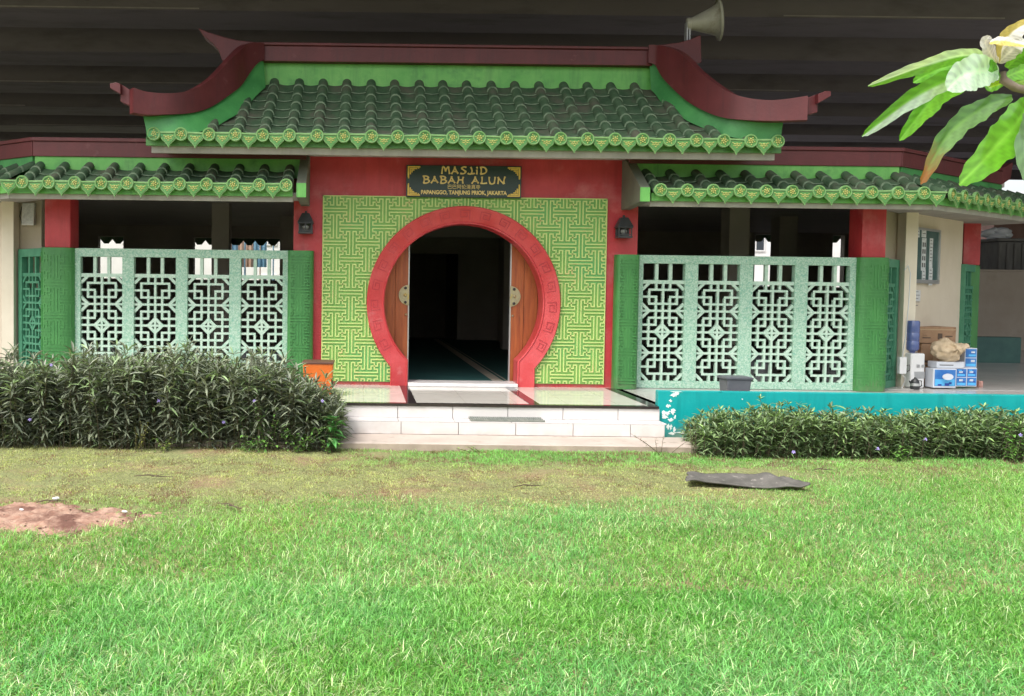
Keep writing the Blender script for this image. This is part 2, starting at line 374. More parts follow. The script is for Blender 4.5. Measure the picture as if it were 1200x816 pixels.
for (a, b, c, d) in ((PX0, PX1, PZ1 - .012, PZ1), (PX0, PX0 + .012, PZ0, PZ1), (PX1 - .012, PX1, PZ0, PZ1)): mb.box(a, b, 11.772, 11.7865, c, d)
part(mb, 'meander_relief', M['fret'], panel, fix=False)
# --- ring
kin2 = keyhole(1.088, .753, FZ); kout2 = keyhole(1.33, .994, FZ)
mb = MB(); n = len(kin2)
prof = []
for (x, z), (X, Z) in zip(kin2, kout2):
    mx = lambda t: (x + (X - x) * t, z + (Z - z) * t)
    p = []
    for t, y in ((0, 12.06), (0, 11.735), (.06, 11.72), (.12, 11.735), (.16, 11.73), (.9, 11.73), (.95, 11.722), (1, 11.735), (1, 11.80)):
        q = mx(t); p.append(mb.pt((q[0], y, q[1])))
    prof.append(p)
for k in range(n - 1):
    for j in range(8): mb.face([prof[k][j], prof[k][j + 1], prof[k + 1][j + 1], prof[k + 1][j]])
ring = part(mb, 'door_ring', M['ring'], smooth='auto')
mb = MB()
def pol(rho, a): return (CX + rho * math.cos(a), 1.544 + rho * math.sin(a))
def polseg(r0, a0, r1, a1, wd=.006, y=11.722):
    p, q = pol(r0, a0), pol(r1, a1); d = Vector((q[0] - p[0], q[1] - p[1])); L = d.length; d /= L; nn = Vector((-d.y, d.x)) * wd
    ps = [(p[0] - nn.x - d.x * wd, p[1] - nn.y - d.y * wd), (q[0] - nn.x + d.x * wd, q[1] - nn.y + d.y * wd), (q[0] + nn.x + d.x * wd, q[1] + nn.y + d.y * wd), (p[0] + nn.x - d.x * wd, p[1] + nn.y - d.y * wd)]
    mb.prism(ps, y, 11.732)
for k in range(19):
    a = R(-28) + (PI + R(56)) * k / 18; da = .052; r0, r1 = 1.15, 1.27
    fl = 1 if k % 2 else -1
    P = [(r0, -da), (r1, -da), (r1, da), (r0 + .03, da), (r0 + .03, -da * .4), (r1 - .035, -da * .4), (r1 - .035, da * .35)]
    for i in range(len(P) - 1): polseg(P[i][0], a + fl * P[i][1], P[i + 1][0], a + fl * P[i + 1][1], .0045, 11.724 + .0006 * (i % 2))
part(mb, 'ring_engraving', M['ring2'], ring)
# --- door leaves
for sgn, x0, x1 in ((1, -.12, .649), (-1, 2.078, 2.86)):
    mb = MB(); nb = 4
    xs = [x0 + (x1 - x0) * k / nb for k in range(nb + 1)]
    for k in range(nb): mb.box(xs[k] + .003, xs[k + 1] - .003, 12.10, 12.145, FZ + .02, 2.86)
    mb.box(x0, x1, 12.115, 12.135, FZ + .03, 2.85)
    leaf = part(mb, 'door_leaf', M['wood'], bevel=.004)
    ex = x1 if sgn > 0 else x0
    mb = MB(); pts = [(ex + (-sgn) * .145 * math.sin(PI * k / 18), 1.645 + .145 * math.cos(PI * k / 18)) for k in range(19)]
    mb.prism(pts, 12.078, 12.0985); mb.prism([(ex + (q[0] - ex) * .8, 1.645 + (q[1] - 1.645) * .8) for q in pts], 12.070, 12.079)
    hp = part(mb, 'door_plate', M['brass'], leaf)
    mb = MB(); c = Vector((ex - sgn * .055, 12.055, 1.645)); mb.ball(c, .022, 8); mb.lathe([(.012, 0), (.02, .01), (.02, .02)], (ex - sgn * .05, 12.068, 1.745), (0, -1, 0), 8, 1)
    mb.lathe([(.012, 0), (.02, .01), (.02, .02)], (ex - sgn * .05, 12.068, 1.545), (0, -1, 0), 8, 1)
    mb.lathe([(.012, 0), (.016, .012)], (ex - sgn * .04, 12.098, 1.37), (0, -1, 0), 8, 0)
    part(mb, 'door_knob', [M['brass'], M['darkmetal']], leaf, smooth=True)
    mb = MB(); mb.box(ex - .012 if sgn > 0 else ex - .004, ex + .004 if sgn > 0 else ex + .012, 12.09, 12.15, FZ + .02, 2.86); part(mb, 'edge_strip', M['alum'], leaf)
mb = MB(); mb.box(CX - .752, CX + .752, 11.66, 12.06, FZ + .002, FZ + .05); part(mb, 'threshold', M['marble'], bevel=.006)

# ------------------------------------------------------------------ roofs
class Frame:
    def __init__(s, o, ang, mirror=False):
        s.o = Vector(o); ca, sa = math.cos(ang), math.sin(ang)
        s.mirror = mirror
        if not mirror: s.U = Vector((ca, sa, 0)); s.V = Vector((-sa, ca, 0)); s.rz = ang
        else: s.U = Vector((-ca, sa, 0)); s.V = Vector((sa, ca, 0)); s.rz = -ang
    def __call__(s, u, v, w): return s.o + s.U * u + s.V * v + Vector((0, 0, w))
# medallion and drip tile, one of each, then copies
mb = MB()
mb.lathe([(.080, 0), (.080, -.03), (.062, -.034), (.060, -.022), (0.001, -.022)], (0, 0, 0), (0, 1, 0), 22, 0, cap=False)
mb.lathe([(.083, -.002), (.0845, -.026), (.076, -.036), (.0665, -.034)], (0, 0, 0), (0, 1, 0), 22, 1, cap=False)
for k in range(5):
    a = R(90 + 72 * k); mb.ball((.024 * math.cos(a), -.026, .024 * math.sin(a)), .0125, 6, 2, (1, .7, 1))
    a += R(36); mb.ball((.047 * math.cos(a), -.024, .047 * math.sin(a)), .0085, 6, 2, (1, .7, 1.2))
mb.ball((0, -.028, 0), .0105, 6, 2)
med0 = _b0(mb, 'eave_medallion', [M['disc'], M['rim'], M['gold']], None, smooth='auto')
def shield(k, zt=0):
    P = [(.112, .0), (.104, -.045), (.083, -.085), (.045, -.118), (.018, -.152), (0, -.185)]
    P = [(x * k, zt + (z + .07) * k - .07) for x, z in P]
    return P + [(-x, z) for x, z in P[::-1][1:]]
mb = MB(); mb.prism(shield(1), -.004, .016, 1); mb.prism(shield(.84), -.010, 0, 0)
mb.box(-.118, .118, -.02, .02, -.006, .014, 1)
for x, z, r in ((0, -.045, .013), (-.03, -.05, .011), (.03, -.05, .011), (-.052, -.038, .009), (.052, -.038, .009), (-.018, -.072, .011), (.018, -.072, .011), (0, -.094, .010), (0, -.062, .009), (-.04, -.07, .007), (.04, -.07, .007)):
    mb.ball((x, -.010, z), r, 6, 2, (1.3, .7, .75))
drip0 = _b0(mb, 'drip_tile', [M['disc'], M['rim'], M['gold']], None, smooth='auto')
first = [True, True]
def tilefield(parent, fr, n, s, prof, VD, vmax, rows, pans=True, umin=None, jit=.006):
    cov, pan = MB(fr), MB(fr)
    for i in range(n):
        u = i * s + random.uniform(-jit, jit) ; vm = vmax(u)
        N = 7
        for k in range(rows):
            v0, v1 = VD * k / rows, VD * (k + 1) / rows + .02
            if v0 > vm - .02: continue
            v1 = min(v1, vm)
            du = random.uniform(-.004, .004); r0, r1 = .077, .064
            def arc(v, r, dz): return [cov.pt((u + du + r * math.cos(PI * j / N), v, prof(v) + .012 + dz + r * 1.05 * math.sin(PI * j / N))) for j in range(N + 1)]
            A = arc(v0 - .004, r0 - .012, 0); B = arc(v0 - .004, r0, 0); C = arc(v0 + .012, r0 + .001, 0); D = arc(v0 + .012, r0 - .003, 0); E = arc(v1, r1, 0)
            for j in range(N):
                cov.face([A[j], A[j + 1], B[j + 1], B[j]], 1)
                cov.face([B[j], B[j + 1], C[j + 1], C[j]], 1)
                cov.face([C[j], C[j + 1], D[j + 1], D[j]], 0)
                cov.face([D[j], D[j + 1], E[j + 1], E[j]], 0)
        if i < n - 1:
            uc = (i + .5) * s; vm = vmax(uc)
            for k in range(rows):
                off = .5 * VD / rows * 0
                v0, v1 = VD * k / rows, VD * (k + 1) / rows + .01
                if v0 > vm: continue
                v1 = min(v1, vm); N2 = 6; hs = s / 2 + .01
                def row(v, dz): return [pan.pt((uc + hs * (2 * j / N2 - 1), v, prof(v) - .03 + dz + .045 * (2 * j / N2 - 1) ** 2)) for j in range(N2 + 1)]
                A = row(v0 - .03, .018); B = row(v0 - .03, .03); C = row(v0 - .016, .031); D = row(v1 - .02, .004)
                for j in range(N2):
                    pan.face([A[j], A[j + 1], B[j + 1], B[j]], 1); pan.face([B[j], B[j + 1], C[j + 1], C[j]], 0); pan.face([C[j], C[j + 1], D[j + 1], D[j]], 0)
    a = part(cov, 'cover_tiles', [M['tile'], M['tilelip']], parent, smooth='auto', fix=False)
    b = part(pan, 'pan_tiles', [M['tile'], M['tilelip']], parent, smooth='auto', fix=False)
def eaves(parent, fr, n, s, us=None, drips=None, dz=0, rise=lambda u: 0):
    for i in range(n):
        c = med0 if first[0] else med0.copy()
        if not first[0]: COL.objects.link(c)
        first[0] = False
        c.parent = parent; c.location = fr(i * s + random.uniform(-.007, .007), -.035, .03 + dz + rise(i * s)); c.rotation_euler = (R(random.uniform(-3, 3)), R(random.uniform(-40, 40)), fr.rz)
        if i < n - 1 or drips == 'all':
            c = drip0 if first[1] else drip0.copy()
            if not first[1]: COL.objects.link(c)
            first[1] = False
            c.parent = parent; c.location = fr((i + .5) * s + random.uniform(-.007, .007), -.04, .045 + random.uniform(-.007, .005) + dz + rise((i + .5) * s)); c.rotation_euler = (R(random.uniform(-3, 2)), R(random.uniform(-2, 2)), fr.rz)
def interp(pts, x):
    if x <= pts[0][0]: return pts[0][1]
    for (a, b), (c, d) in zip(pts, pts[1:]):
        if x <= c: return b + (d - b) * (x - a) / (c - a)
    return pts[-1][1]
# --- portal roof
s_t = .338; VD = 1.42
fr = Frame((-2.627, 10.8, 3.595), 0)
mprof = lambda v: 1.03 * (.80 * (v / 1.4) + .20 * (v / 1.4) ** 2)
def onroof(px, py):
    "where the line of sight meets the tiled slope"
    lo, hi = 10.83, 12.25
    for _ in range(30):
        Y = (lo + hi) / 2; p = at(px, py, Y)
        if p.z > 3.61 + mprof(Y - 10.8): lo = Y
        else: hi = Y
    return at(px, py, Y)
botL = [onroof(*q) for q in ((306, 101), (300, 106), (289, 116), (275, 130), (255, 142), (242, 149), (215, 156), (178, 159), (172, 159))]
botR = [onroof(*q) for q in ((766, 105), (775, 112), (785, 121), (800, 133), (820, 144), (842, 153), (866, 161), (898, 165), (908, 166))]
hipL = [(p.x, p.y) for p in botL[::-1]]; hipR = [(p.x, p.y) for p in botR]
def vmaxM(u):
    X = -2.627 + u
    if X < hipL[-1][0]: return interp(hipL, X) - 10.8 + .03
    if X > hipR[0][0]: return interp(hipR, X) - 10.8 + .03
    return VD
mb = MB()
mb.box(-2.76, 5.25, 10.86, 10.90, 3.50, 3.60, 0)            # green fascia
mb.box(-2.70, 5.19, 10.905, 10.96, 3.415, 3.52, 1)          # cement fascia
mb.box(-2.68, 5.17, 10.96, 12.3, 3.53, 3.57, 1)             # soffit
mb.prismx([(10.9, 3.575), (12.25, 3.575), (12.25, 4.60), (11.6, 4.06), (10.9, 3.578)], -1.5, 4.15, 2)
mb.prismx([(12.3, 4.9), (13.7, 3.60), (13.7, 3.55), (12.25, 3.55)], -1.4, 4.05, 1)
proof = part(mb, 'portal_roof', [M['disc'], M['fascia'], M['tile']])
tilefield(proof, fr, 24, s_t, mprof, VD, vmaxM, 7)
eaves(proof, fr, 24, s_t)
mb = MB(); mb.box(-1.47, 4.14, 12.17, 12.24, 4.45, 4.885)
part(mb, 'ridge_board', M['lime'], proof)
mb = MB(); mb.box(-1.50, 4.17, 12.06, 12.34, 4.885, 5.10); mb.box(-1.50, 4.17, 12.03, 12.37, 5.10, 5.14)
part(mb, 'ridge', [M['maroon']], proof, bevel=.008)
def px_poly(pts, Y): return [(at(x, y, Y).x, at(x, y, Y).z) for x, y in pts]
for pts in ([(234, 36), (246, 41), (262, 46), (278, 50), (304, 53), (304, 76), (262, 74), (258, 62), (250, 53), (240, 45)],
            [(767, 56), (792, 53), (806, 49), (817, 44), (818, 76), (800, 80), (767, 79)]):
    mb = MB(); mb.prism(px_poly(pts, 12.2), 12.07, 12.33); part(mb, 'ridge_horn', M['maroon'], proof, bevel=.008)
def sweep(name, secs, th, mats, parent, out, groove=None):
    "secs: (top point, bottom point) in world space; extruded sideways by th away from the tiles"
    mb = MB(); rows = []; n = len(secs)
    for k, (t, b) in enumerate(secs):
        d = secs[min(k + 1, n - 1)][0] - secs[max(k - 1, 0)][0]; d.z = 0; d.normalize(); nn = Vector((d.y, -d.x, 0)) * out
        rows.append([mb.pt(b), mb.pt(b + nn * th), mb.pt(t + nn * th), mb.pt(t)])
    for k in range(n - 1):
        for j in range(4): mb.face([rows[k][j], rows[k][(j + 1) % 4], rows[k + 1][(j + 1) % 4], rows[k + 1][j]])
    mb.face(rows[0]); mb.face(rows[-1][::-1])
    o = part(mb, name, mats, parent, smooth='auto')
    if groove:
        mb = MB(); pts = []
        for k, (t, b) in enumerate(secs[1:-3]): d = secs[min(k + 2, n - 1)][0] - secs[k][0]; d.z = 0; d.normalize(); pts.append(b + (t - b) * .38 - Vector((d.y, -d.x, 0)) * out * .003)
        mb.tube(pts, .007, 5); part(mb, 'ridge_groove', M['maroon_edge'], o)
    return o
def smooth_secs(L, m=4):
    out = []
    for k in range(len(L) - 1):
        p0, p1, p2, p3 = L[max(k - 1, 0)], L[k], L[k + 1], L[min(k + 2, len(L) - 1)]
        for i in range(m):
            t = i / m
            out.append(tuple(.5 * (2 * b + (c - a) * t + (2 * a - 5 * b + 4 * c - d) * t * t + (3 * b - a - 3 * c + d) * t ** 3) for a, b, c, d in zip(p0, p1, p2, p3)))
    out.append(L[-1]); return out
# (px, y top, y bottom, depth) read along each curved hip
LH = [(303, 53, 72, 12.12), (294, 52, 77, 12.02), (280, 54, 94, 11.85), (266, 67, 109, 11.62), (243, 91.5, 125, 11.35), (220, 106, 133.5, 11.08), (195, 111.5, 136, 10.86), (169, 110, 136.5, 10.72), (152, 105, 134, 10.62)]
RH = [(764, 55, 76, 12.12), (776, 55, 80, 12.02), (788, 56, 96, 11.85), (805, 64, 112.5, 11.62), (825, 84, 127, 11.35), (849, 102.5, 138, 11.08), (874, 116, 142.5, 10.86), (905, 120, 144, 10.72), (945, 115, 143, 10.58)]
for H, out, tips in ((LH, -1, [[(152, 105), (152, 124), (141, 119), (141, 98.5)], [(141.1, 98.4), (141.1, 110), (129, 103.5), (128.5, 98), (136, 96.5)]]),
                     (RH, 1, [[(945, 115), (945, 135), (958, 132), (959, 110)], [(959.1, 110), (959.1, 121), (974, 112.5), (974, 107), (968, 106.5)]])):
    Hs = smooth_secs(H)
    secs = [(at(x, a, Y), at(x, b, Y)) for x, a, b, Y in Hs]
    for t, b in secs: b.x = t.x = (t.x + b.x) / 2
    hr = sweep('hip_ridge', secs, .13, M['maroon'], proof, out, True)
    t, b = secs[-1]
    for k, tp in enumerate(tips):
        Y = 10.62 - .08 * k if out < 0 else 10.58 - .08 * k
        mb = MB(); mb.prism(px_poly(tp, Y), Y + .0, Y + .13); part(mb, 'ridge_tip', M['maroon'], hr, bevel=.006)
    # green plaster face between the hip ridge and the tiles
    bots = botL if out < 0 else botR
    tops = [at(x, b - 3, max(Y + .05, 10.85)) for (x, a, b, Y) in H[:8]] + [at(169 if out < 0 else 912, (H[7][2] - 3), 10.85)]
    bb = [tuple(v) for v in bots]; bb = [(x, y, z - .03) for x, y, z in bb]
    cs = [(Vector(t), Vector(b_)) for t, b_ in zip(smooth_secs([tuple(v) for v in tops], 3), smooth_secs(bb, 3))]
    sweep('hip_plaster', cs, .10, M['gstrip'], proof, out)

# --- wing roofs
wprof = lambda v: .30 * v / .55
TAN = math.tan(R(16.5))
for sgn in (-1, 1):
    dz0 = 3.0
    if sgn > 0: fr = Frame((3.77, 11.0, dz0), 0); n = 11; cornerX = 7.37
    else: fr = Frame((-1.0, 11.0, dz0), 0, True); n = 11; cornerX = -4.618
    L = abs(cornerX - fr.o.x)
    mb = MB(fr)
    mb.box(-.08, L - .02, .04, .08, -.10, .0, 0); mb.box(-.08, L - .03, .085, .13, -.165, -.07, 1)
    wr = part(mb, 'wing_roof', [M['lime'], M['fascia']])
    vm = lambda u: .58 if u < L - .17 else max(.02, (L - u) / TAN)
    tilefield(wr, fr, n, .336, wprof, .56, vm, 3)
    eaves(wr, fr, n, .336, drips='all')
    mb = MB(fr); mb.box(-.16, L - .19, .56, .60, .20, .45); part(mb, 'ridge_board', M['lime'], wr)
    mb = MB(fr); mb.box(-.22, L - .17, .54, .75, .45, .65); mb.box(-.22, L - .16, .52, .77, .65, .70); part(mb, 'ridge', M['maroon'], wr, bevel=.006)
    # side roof, turned back 33 degrees
    fs = Frame((cornerX, 11.0, dz0), R(33), sgn < 0); n2 = 13
    mb = MB(fs); LL = n2 * .336
    mb.box(.0, LL, .04, .08, -.10, .0, 0); mb.box(.01, LL, .085, .13, -.165, -.07, 1)
    sr = part(mb, 'side_roof', [M['lime'], M['fascia']])
    fs2 = Frame(fs(.2, 0, 0), R(33), sgn < 0)
    tilefield(sr, fs2, n2, .336, wprof, .56, lambda u: min(.58, max(.02, (u + .2) / TAN)), 3)
    eaves(sr, fs2, n2, .336, drips='all')
    mb = MB(fs); mb.box(.18, 3.3, .56, .60, .20, .45); part(mb, 'ridge_board', M['gstrip'], sr)
    mb = MB(fs); mb.box(.16, 3.25, .54, .75, .45, .65); mb.box(.15, 3.25, .52, .77, .65, .70)
    mb.hexa([fs(3.25, .54, .45) * 0 + Vector((3.25, .54, .45)), Vector((3.25, .75, .45)), Vector((3.55, .75, .56)), Vector((3.55, .54, .56))],
            [Vector((3.25, .54, .70)), Vector((3.25, .75, .70)), Vector((3.62, .75, .82)), Vector((3.62, .54, .82))])
    part(mb, 'ridge', M['maroon'], sr, bevel=.006)
    # flat slab behind the ridges, soffit, ceiling
    X = lambda x: CX + sgn * x
    mb = MB()
    poly = [(X(-.4), 12.02), (X(5.8), 12.02), (X(5.81), 11.7), (X(8.7), 13.55), (X(9.0), 14.6), (X(13.1), 20.5), (X(13.1), 24.6), (X(-.4), 24.6)]
    mb.prismz(poly, 3.45, 3.60, 0)
    part(mb, 'flat_roof', M['ceil'])
    mb = MB(); mb.prismz([(X(2.2), 11.10), (X(5.98), 11.10), (X(9.6), 13.45), (X(9.0), 14.55), (X(6.5), 12.6), (X(5.8), 11.98), (X(2.2), 11.98)], 2.92, 2.955)
    part(mb, 'soffit', M['fascia'])
    mb = MB(); mb.box(min(X(2.38), X(5.8)), max(X(2.38), X(5.8)), 11.86, 12.02, 2.956, 3.455); part(mb, 'lintel', M['ceil'])
    # end board of the wing roof against the red wall
    x0, x1 = (3.53, 3.65) if sgn > 0 else (-.865, -.745)
    mb = MB(); P = [(11.0, 2.885), (11.80, 2.85), (11.80, 3.52), (11.62, 3.50), (11.0, 3.07)]
    mb.prismx(P, x0, x1, 0); mb.box(x0 - .002, x1 + .002, 10.985, 11.0, 2.885, 3.065, 1)
    part(mb, 'roof_end_board', [mat('dark_end_board', (.10, .11, .085), .6, (.14, .15, .11), 4), M['lime']], wr)

# --- columns (red shaft, rounded green base with fret)
def column(x0, x1, yf, ztop, rounded=True, red=None, dark=False):
    cx = (x0 + x1) / 2; wd = x1 - x0
    r0, r1 = red if red else (x0 + .07, x1 - .05)
    mb = MB(); mb.box(r0, r1, yf + .06, yf + .06 + (r1 - r0), 2.24, ztop); 
    c = part(mb, 'column', M['red'], bevel=.012)
    rr = wd / 2; cy = yf + rr * .8
    mb = MB(); poly = []
    for k in range(33):
        a = PI + PI * k / 32; e = .62
        ca, sa = math.cos(a), math.sin(a)
        poly.append((cx + rr * math.copysign(abs(ca) ** e, ca), cy + rr * .8 * math.copysign(abs(sa) ** e, sa)))
    poly += [(x1, cy + .2), (x0, cy + .2)]
    mb.prismz(poly, FZ, 2.24)
    b = part(mb, 'column_base', M['colgreen'], c, smooth='auto')
    # fret raised on the curved face
    arc = poly[:33]; cum = [0]
    for p, q in zip(arc, arc[1:]): cum.append(cum[-1] + math.dist(p, q))
    def on(s):
        s = min(max(s, 0), cum[-1])
        for k in range(32):
            if s <= cum[k + 1]: t = (s - cum[k]) / (cum[k + 1] - cum[k]); p, q = arc[k], arc[k + 1]; return Vector((p[0] + (q[0] - p[0]) * t, p[1] + (q[1] - p[1]) * t)), Vector((q[1] - p[1], -(q[0] - p[0]))).normalized()
        return Vector(arc[-1]), Vector((1, 0))
    mb = MB(); L = cum[-1]
    for (sa, za, sb, zb) in sayagata(L * .12, L * .88, FZ + .08, 2.17, L / 2, 1.3, .045):
        n = max(1, int((sb - sa) / .03)); hz = sb - sa > zb - za
        for k in range(n):
            p, n1 = on(sa + (sb - sa) * k / n - .006); q, n2 = on(sa + (sb - sa) * (k + 1) / n + .006)
            o_ = .008 if hz else .0065
            ps = [p - n1 * .01, p + n1 * o_, q + n2 * o_, q - n2 * .01]
            mb.hexa([(v.x, v.y, za - .006) for v in ps], [(v.x, v.y, zb + .006) for v in ps])
    part(mb, 'column_fret', M['colfret'], b)
    return c
column(-4.45, -3.975, 11.72, 2.93); column(6.80, 7.24, 11.72, 2.93, red=(6.84, 7.17))
# pilasters beside the portal: green base only, standing against the red wall
def pilaster(x0, x1):
    mb = MB(); cx = (x0 + x1) / 2; rr = (x1 - x0) / 2; poly = []
    for k in range(25):
        a = PI + PI * k / 24; ca, sa = math.cos(a), math.sin(a)
        poly.append((cx + rr * math.copysign(abs(ca) ** .55, ca), 11.80 + .16 * math.copysign(abs(sa) ** .55, sa)))
    mb.prismz(poly + [(x1, 12.0), (x0, 12.0)], FZ, 2.235)
    b = part(mb, 'pilaster', M['colgreen'], smooth='auto')
    mb = MB()
    for (xa, za, xb, zb) in sayagata(x0 + .05, x1 - .05, FZ + .07, 2.17, cx, 1.3, .04):
        o_ = 11.632 if xb - xa > zb - za else 11.6335
        mb.box(xa - .005, xb + .005, o_, 11.66, za - .005, zb + .005)
    part(mb, 'column_fret', M['colfret'], b)
pilaster(-1.035, -.68); pilaster(3.447, 3.776)

# --- lattice screens
GP = .747
def grille_bars(mb, x0, z0, cw, ch, y0, y1, wd):
    "6 x 14 cell ornament; v counts rows downwards from the top"
    rem = set()
    H = lambda v, u: ('h', v, u); V = lambda u, v: ('v', u, v)      # one-cell pieces
    def both(kind, a, b):
        # mirror left-right and top-bottom
        if kind == 'v':
            for uu in (a, 6 - a):
                for vv in (b, 13 - b): rem.add(('v', uu, vv))
        else:
            for vv in (a, 14 - a):
                for uu in (b, 5 - b): rem.add(('h', vv, uu))
    both('v', 2, 1); both('h', 2, 2)                 # the L shapes
    both('v', 1, 0); both('h', 1, 0)                 # chamfered corners
    both('v', 1, 3); both('h', 3, 0)
    both('v', 1, 4); both('h', 5, 0)
    both('v', 2, 6); both('h', 6, 2)
    both('v', 1, 1) if False else None
    zt = z0 + 14 * ch
    X = lambda u: x0 + u * cw
    Z = lambda v: zt - v * ch
    for v in range(15):
        u = 0
        while u < 6:
            if v in (0, 14) or ('h', v, u) in rem: u += 1; continue
            j = u
            while j < 6 and ('h', v, j) not in rem: j += 1
            mb.box(X(u) - (wd / 2 if u else 0), X(j) + (wd / 2 if j < 6 else 0), y0, y1, Z(v) - wd / 2, Z(v) + wd / 2); u = j
    for u in range(1, 6):
        v = 0
        while v < 14:
            if ('v', u, v) in rem: v += 1; continue
            j = v
            while j < 14 and ('v', u, j) not in rem: j += 1
            mb.box(X(u) - wd / 2, X(u) + wd / 2, y0 + .0015, y1 - .0015, Z(j) - (wd / 2 if j < 14 else 0), Z(v) + (wd / 2 if v else 0)); v = j
    def diag(ua, va, ub, vb, k=1.25, y=.003):
        p, q = Vector((X(ua), Z(va))), Vector((X(ub), Z(vb))); d = (q - p).normalized(); nn = Vector((-d.y, d.x)) * wd * .5 * k
        mb.prism([(p - nn).to_tuple(), (q - nn).to_tuple(), (q + nn).to_tuple(), (p + nn).to_tuple()], y0 + y, y1 - y)
    for m in (0, 1):
        fx = (lambda u: 6 - u) if m else (lambda u: u)
        for t in (0, 1):
            fv = (lambda v: 14 - v) if t else (lambda v: v)
            for (a, b, c, d) in ((0, 1, 1, 0), (0, 3, 1, 4), (0, 5, 1, 4), (2, 7, 3, 6)): diag(fx(a), fv(b), fx(c), fv(d), 1.3)
def screen(origin, ang, ng, label, matf, matg, mirror=False, first_off=.07, width=None):
    fr = Frame(origin, ang, mirror)
    Wd = width or ng * GP; H = 1.84; ow, cw = .577, .577 / 6; gap = (Wd - ng * ow) / ng
    if mirror or ng == 1: gap = (Wd - ow * ng) / ng
    mb = MB(fr); zb, zt = .10, 1.725
    mb.box(0, Wd, 0, .10, 0, zb); mb.box(0, Wd, 0, .10, zt, H)
    xs = 0
    for k in range(ng + 1):
        a = 0 if k == 0 else gap / 2 + ow * k + gap * (k - 1)
        b = Wd if k == ng else gap / 2 + (ow + gap) * k
        mb.box(a, b, .0, .10, zb, zt)
    sc = part(mb, 'lattice_screen', matf, bevel=.004)
    for k in range(ng):
        x0 = gap / 2 + (ow + gap) * k
        mb = MB(fr); ch = (1.46 - zb) / 14
        grille_bars(mb, x0, zb, cw, ch, .02, .075, .030)
        # rail between the ornament and the three square openings
        mb.box(x0, x0 + ow, .019, .0765, 1.445, 1.495)
        for j in (1, 2): mb.box(x0 + ow * j / 3 - .022, x0 + ow * j / 3 + .022, .021, .074, 1.495, zt)
        part(mb, 'grille', matg, sc)
    return sc
screen((-3.985, 11.83, FZ), 0, 4, '', M['mint'], M['grille'], width=2.955)
screen((3.776, 11.83, FZ), 0, 4, '', M['mint'], M['grille'], width=3.035)
screen((7.20, 11.90, FZ), R(43), 1, '', M['sidelat'], M['sidelat'], width=.80)
screen((-4.43, 11.90, FZ), R(43), 1, '', M['sidelat'], M['sidelat'], mirror=True, width=.80)
screen((9.60, 13.66, FZ), R(42), 1, '', M['sidelat'], M['sidelat'], width=.62)

# --- cream side walls
for sgn in (-1, 1):
    X = (lambda x: CX + sgn * x)
    mb = MB(); fw = Frame((X(6.59), 12.47, 0), R(38), sgn < 0)
    mb.fr = fw
    mb.box(0, 2.04, 0, .16, FZ, 2.93)
    part(mb, 'side_wall', M['cream'])
    mb = MB(); a, b = sorted((X(6.425), X(6.60))); mb.box(a, b, 12.36, 12.56, FZ, 2.929); part(mb, 'wall_corner_trim', M['creamtrim'], bevel=.004)
    mb = MB(); a, b = sorted((X(6.12 if sgn < 0 else 6.29), X(6.55))); mb.box(a, b, 12.62, 12.78, FZ, 3.45); part(mb, 'inner_pier', M['cream'])
    # far splayed wall out to the back corner
    mb = MB(); p = [(X(9.02 - .35), 14.3), (X(13.0), 20.5), (X(13.0), 24.2), (X(12.8), 24.2), (X(12.8), 20.6), (X(8.5), 14.35)]
    mb.prismz(p, FZ, 3.45); part(mb, 'rear_side_wall', M['inner'])
# end column on the right
mb = MB(); mb.box(9.83, 10.11, 14.06, 14.34, 2.24, 2.93); c = part(mb, 'column', M['red'], bevel=.01)
mb = MB(); mb.box(9.82, 10.12, 14.05, 14.35, FZ, 2.24); part(mb, 'column_base', M['colgreen'], c, bevel=.03)

# --- inside
mb = MB(); mb.box(-14, 16.5, 12.062, 24, FZ - .06, FZ, 0)
part(mb, 'hall_floor', M['yard'])
mb = MB(); mb.box(-.7, 3.55, 12.15, 23, FZ + .001, FZ + .012); part(mb, 'carpet', M['carpet'])
mb = MB(); mb.box(1.90, 2.05, 12.2, 23, FZ + .013, FZ + .016); mb.box(2.10, 2.12, 12.2, 23, FZ + .013, FZ + .016); part(mb, 'carpet_border', M['carpetline'])
mb = MB()
mb.box(3.60, 3.75, 12.0, 23, FZ, 3.45); mb.box(-.95, -.80, 12.0, 23, FZ, 3.45)
mb.box(2.52, 3.6, 22.8, 23, FZ, 3.45); mb.box(-.8, 1.25, 22.8, 23, FZ, 3.45); mb.box(1.25, 2.52, 22.85, 23, 2.7, 3.45)
mb.box(3.15, 3.5999, 19.2, 19.6, FZ, 3.45)
mb.box(.9, 3.0, 30.0, 30.2, -.05, 3.45); mb.box(.9, 1.0, 23.0, 30.0, -.05, 3.45); mb.box(2.9, 3.0, 23.0, 30.0, -.05, 3.45); mb.box(.9, 3.0, 23.0, 30.2, 3.455, 3.55)
part(mb, 'hall_wall', M['inner'])
mb = MB(); mb.box(-.95, 3.75, 16.0, 16.25, 2.95, 3.45); mb.box(-.95, 3.75, 19.8, 20.05, 2.95, 3.45); part(mb, 'ceiling_beam', M['ceil'])
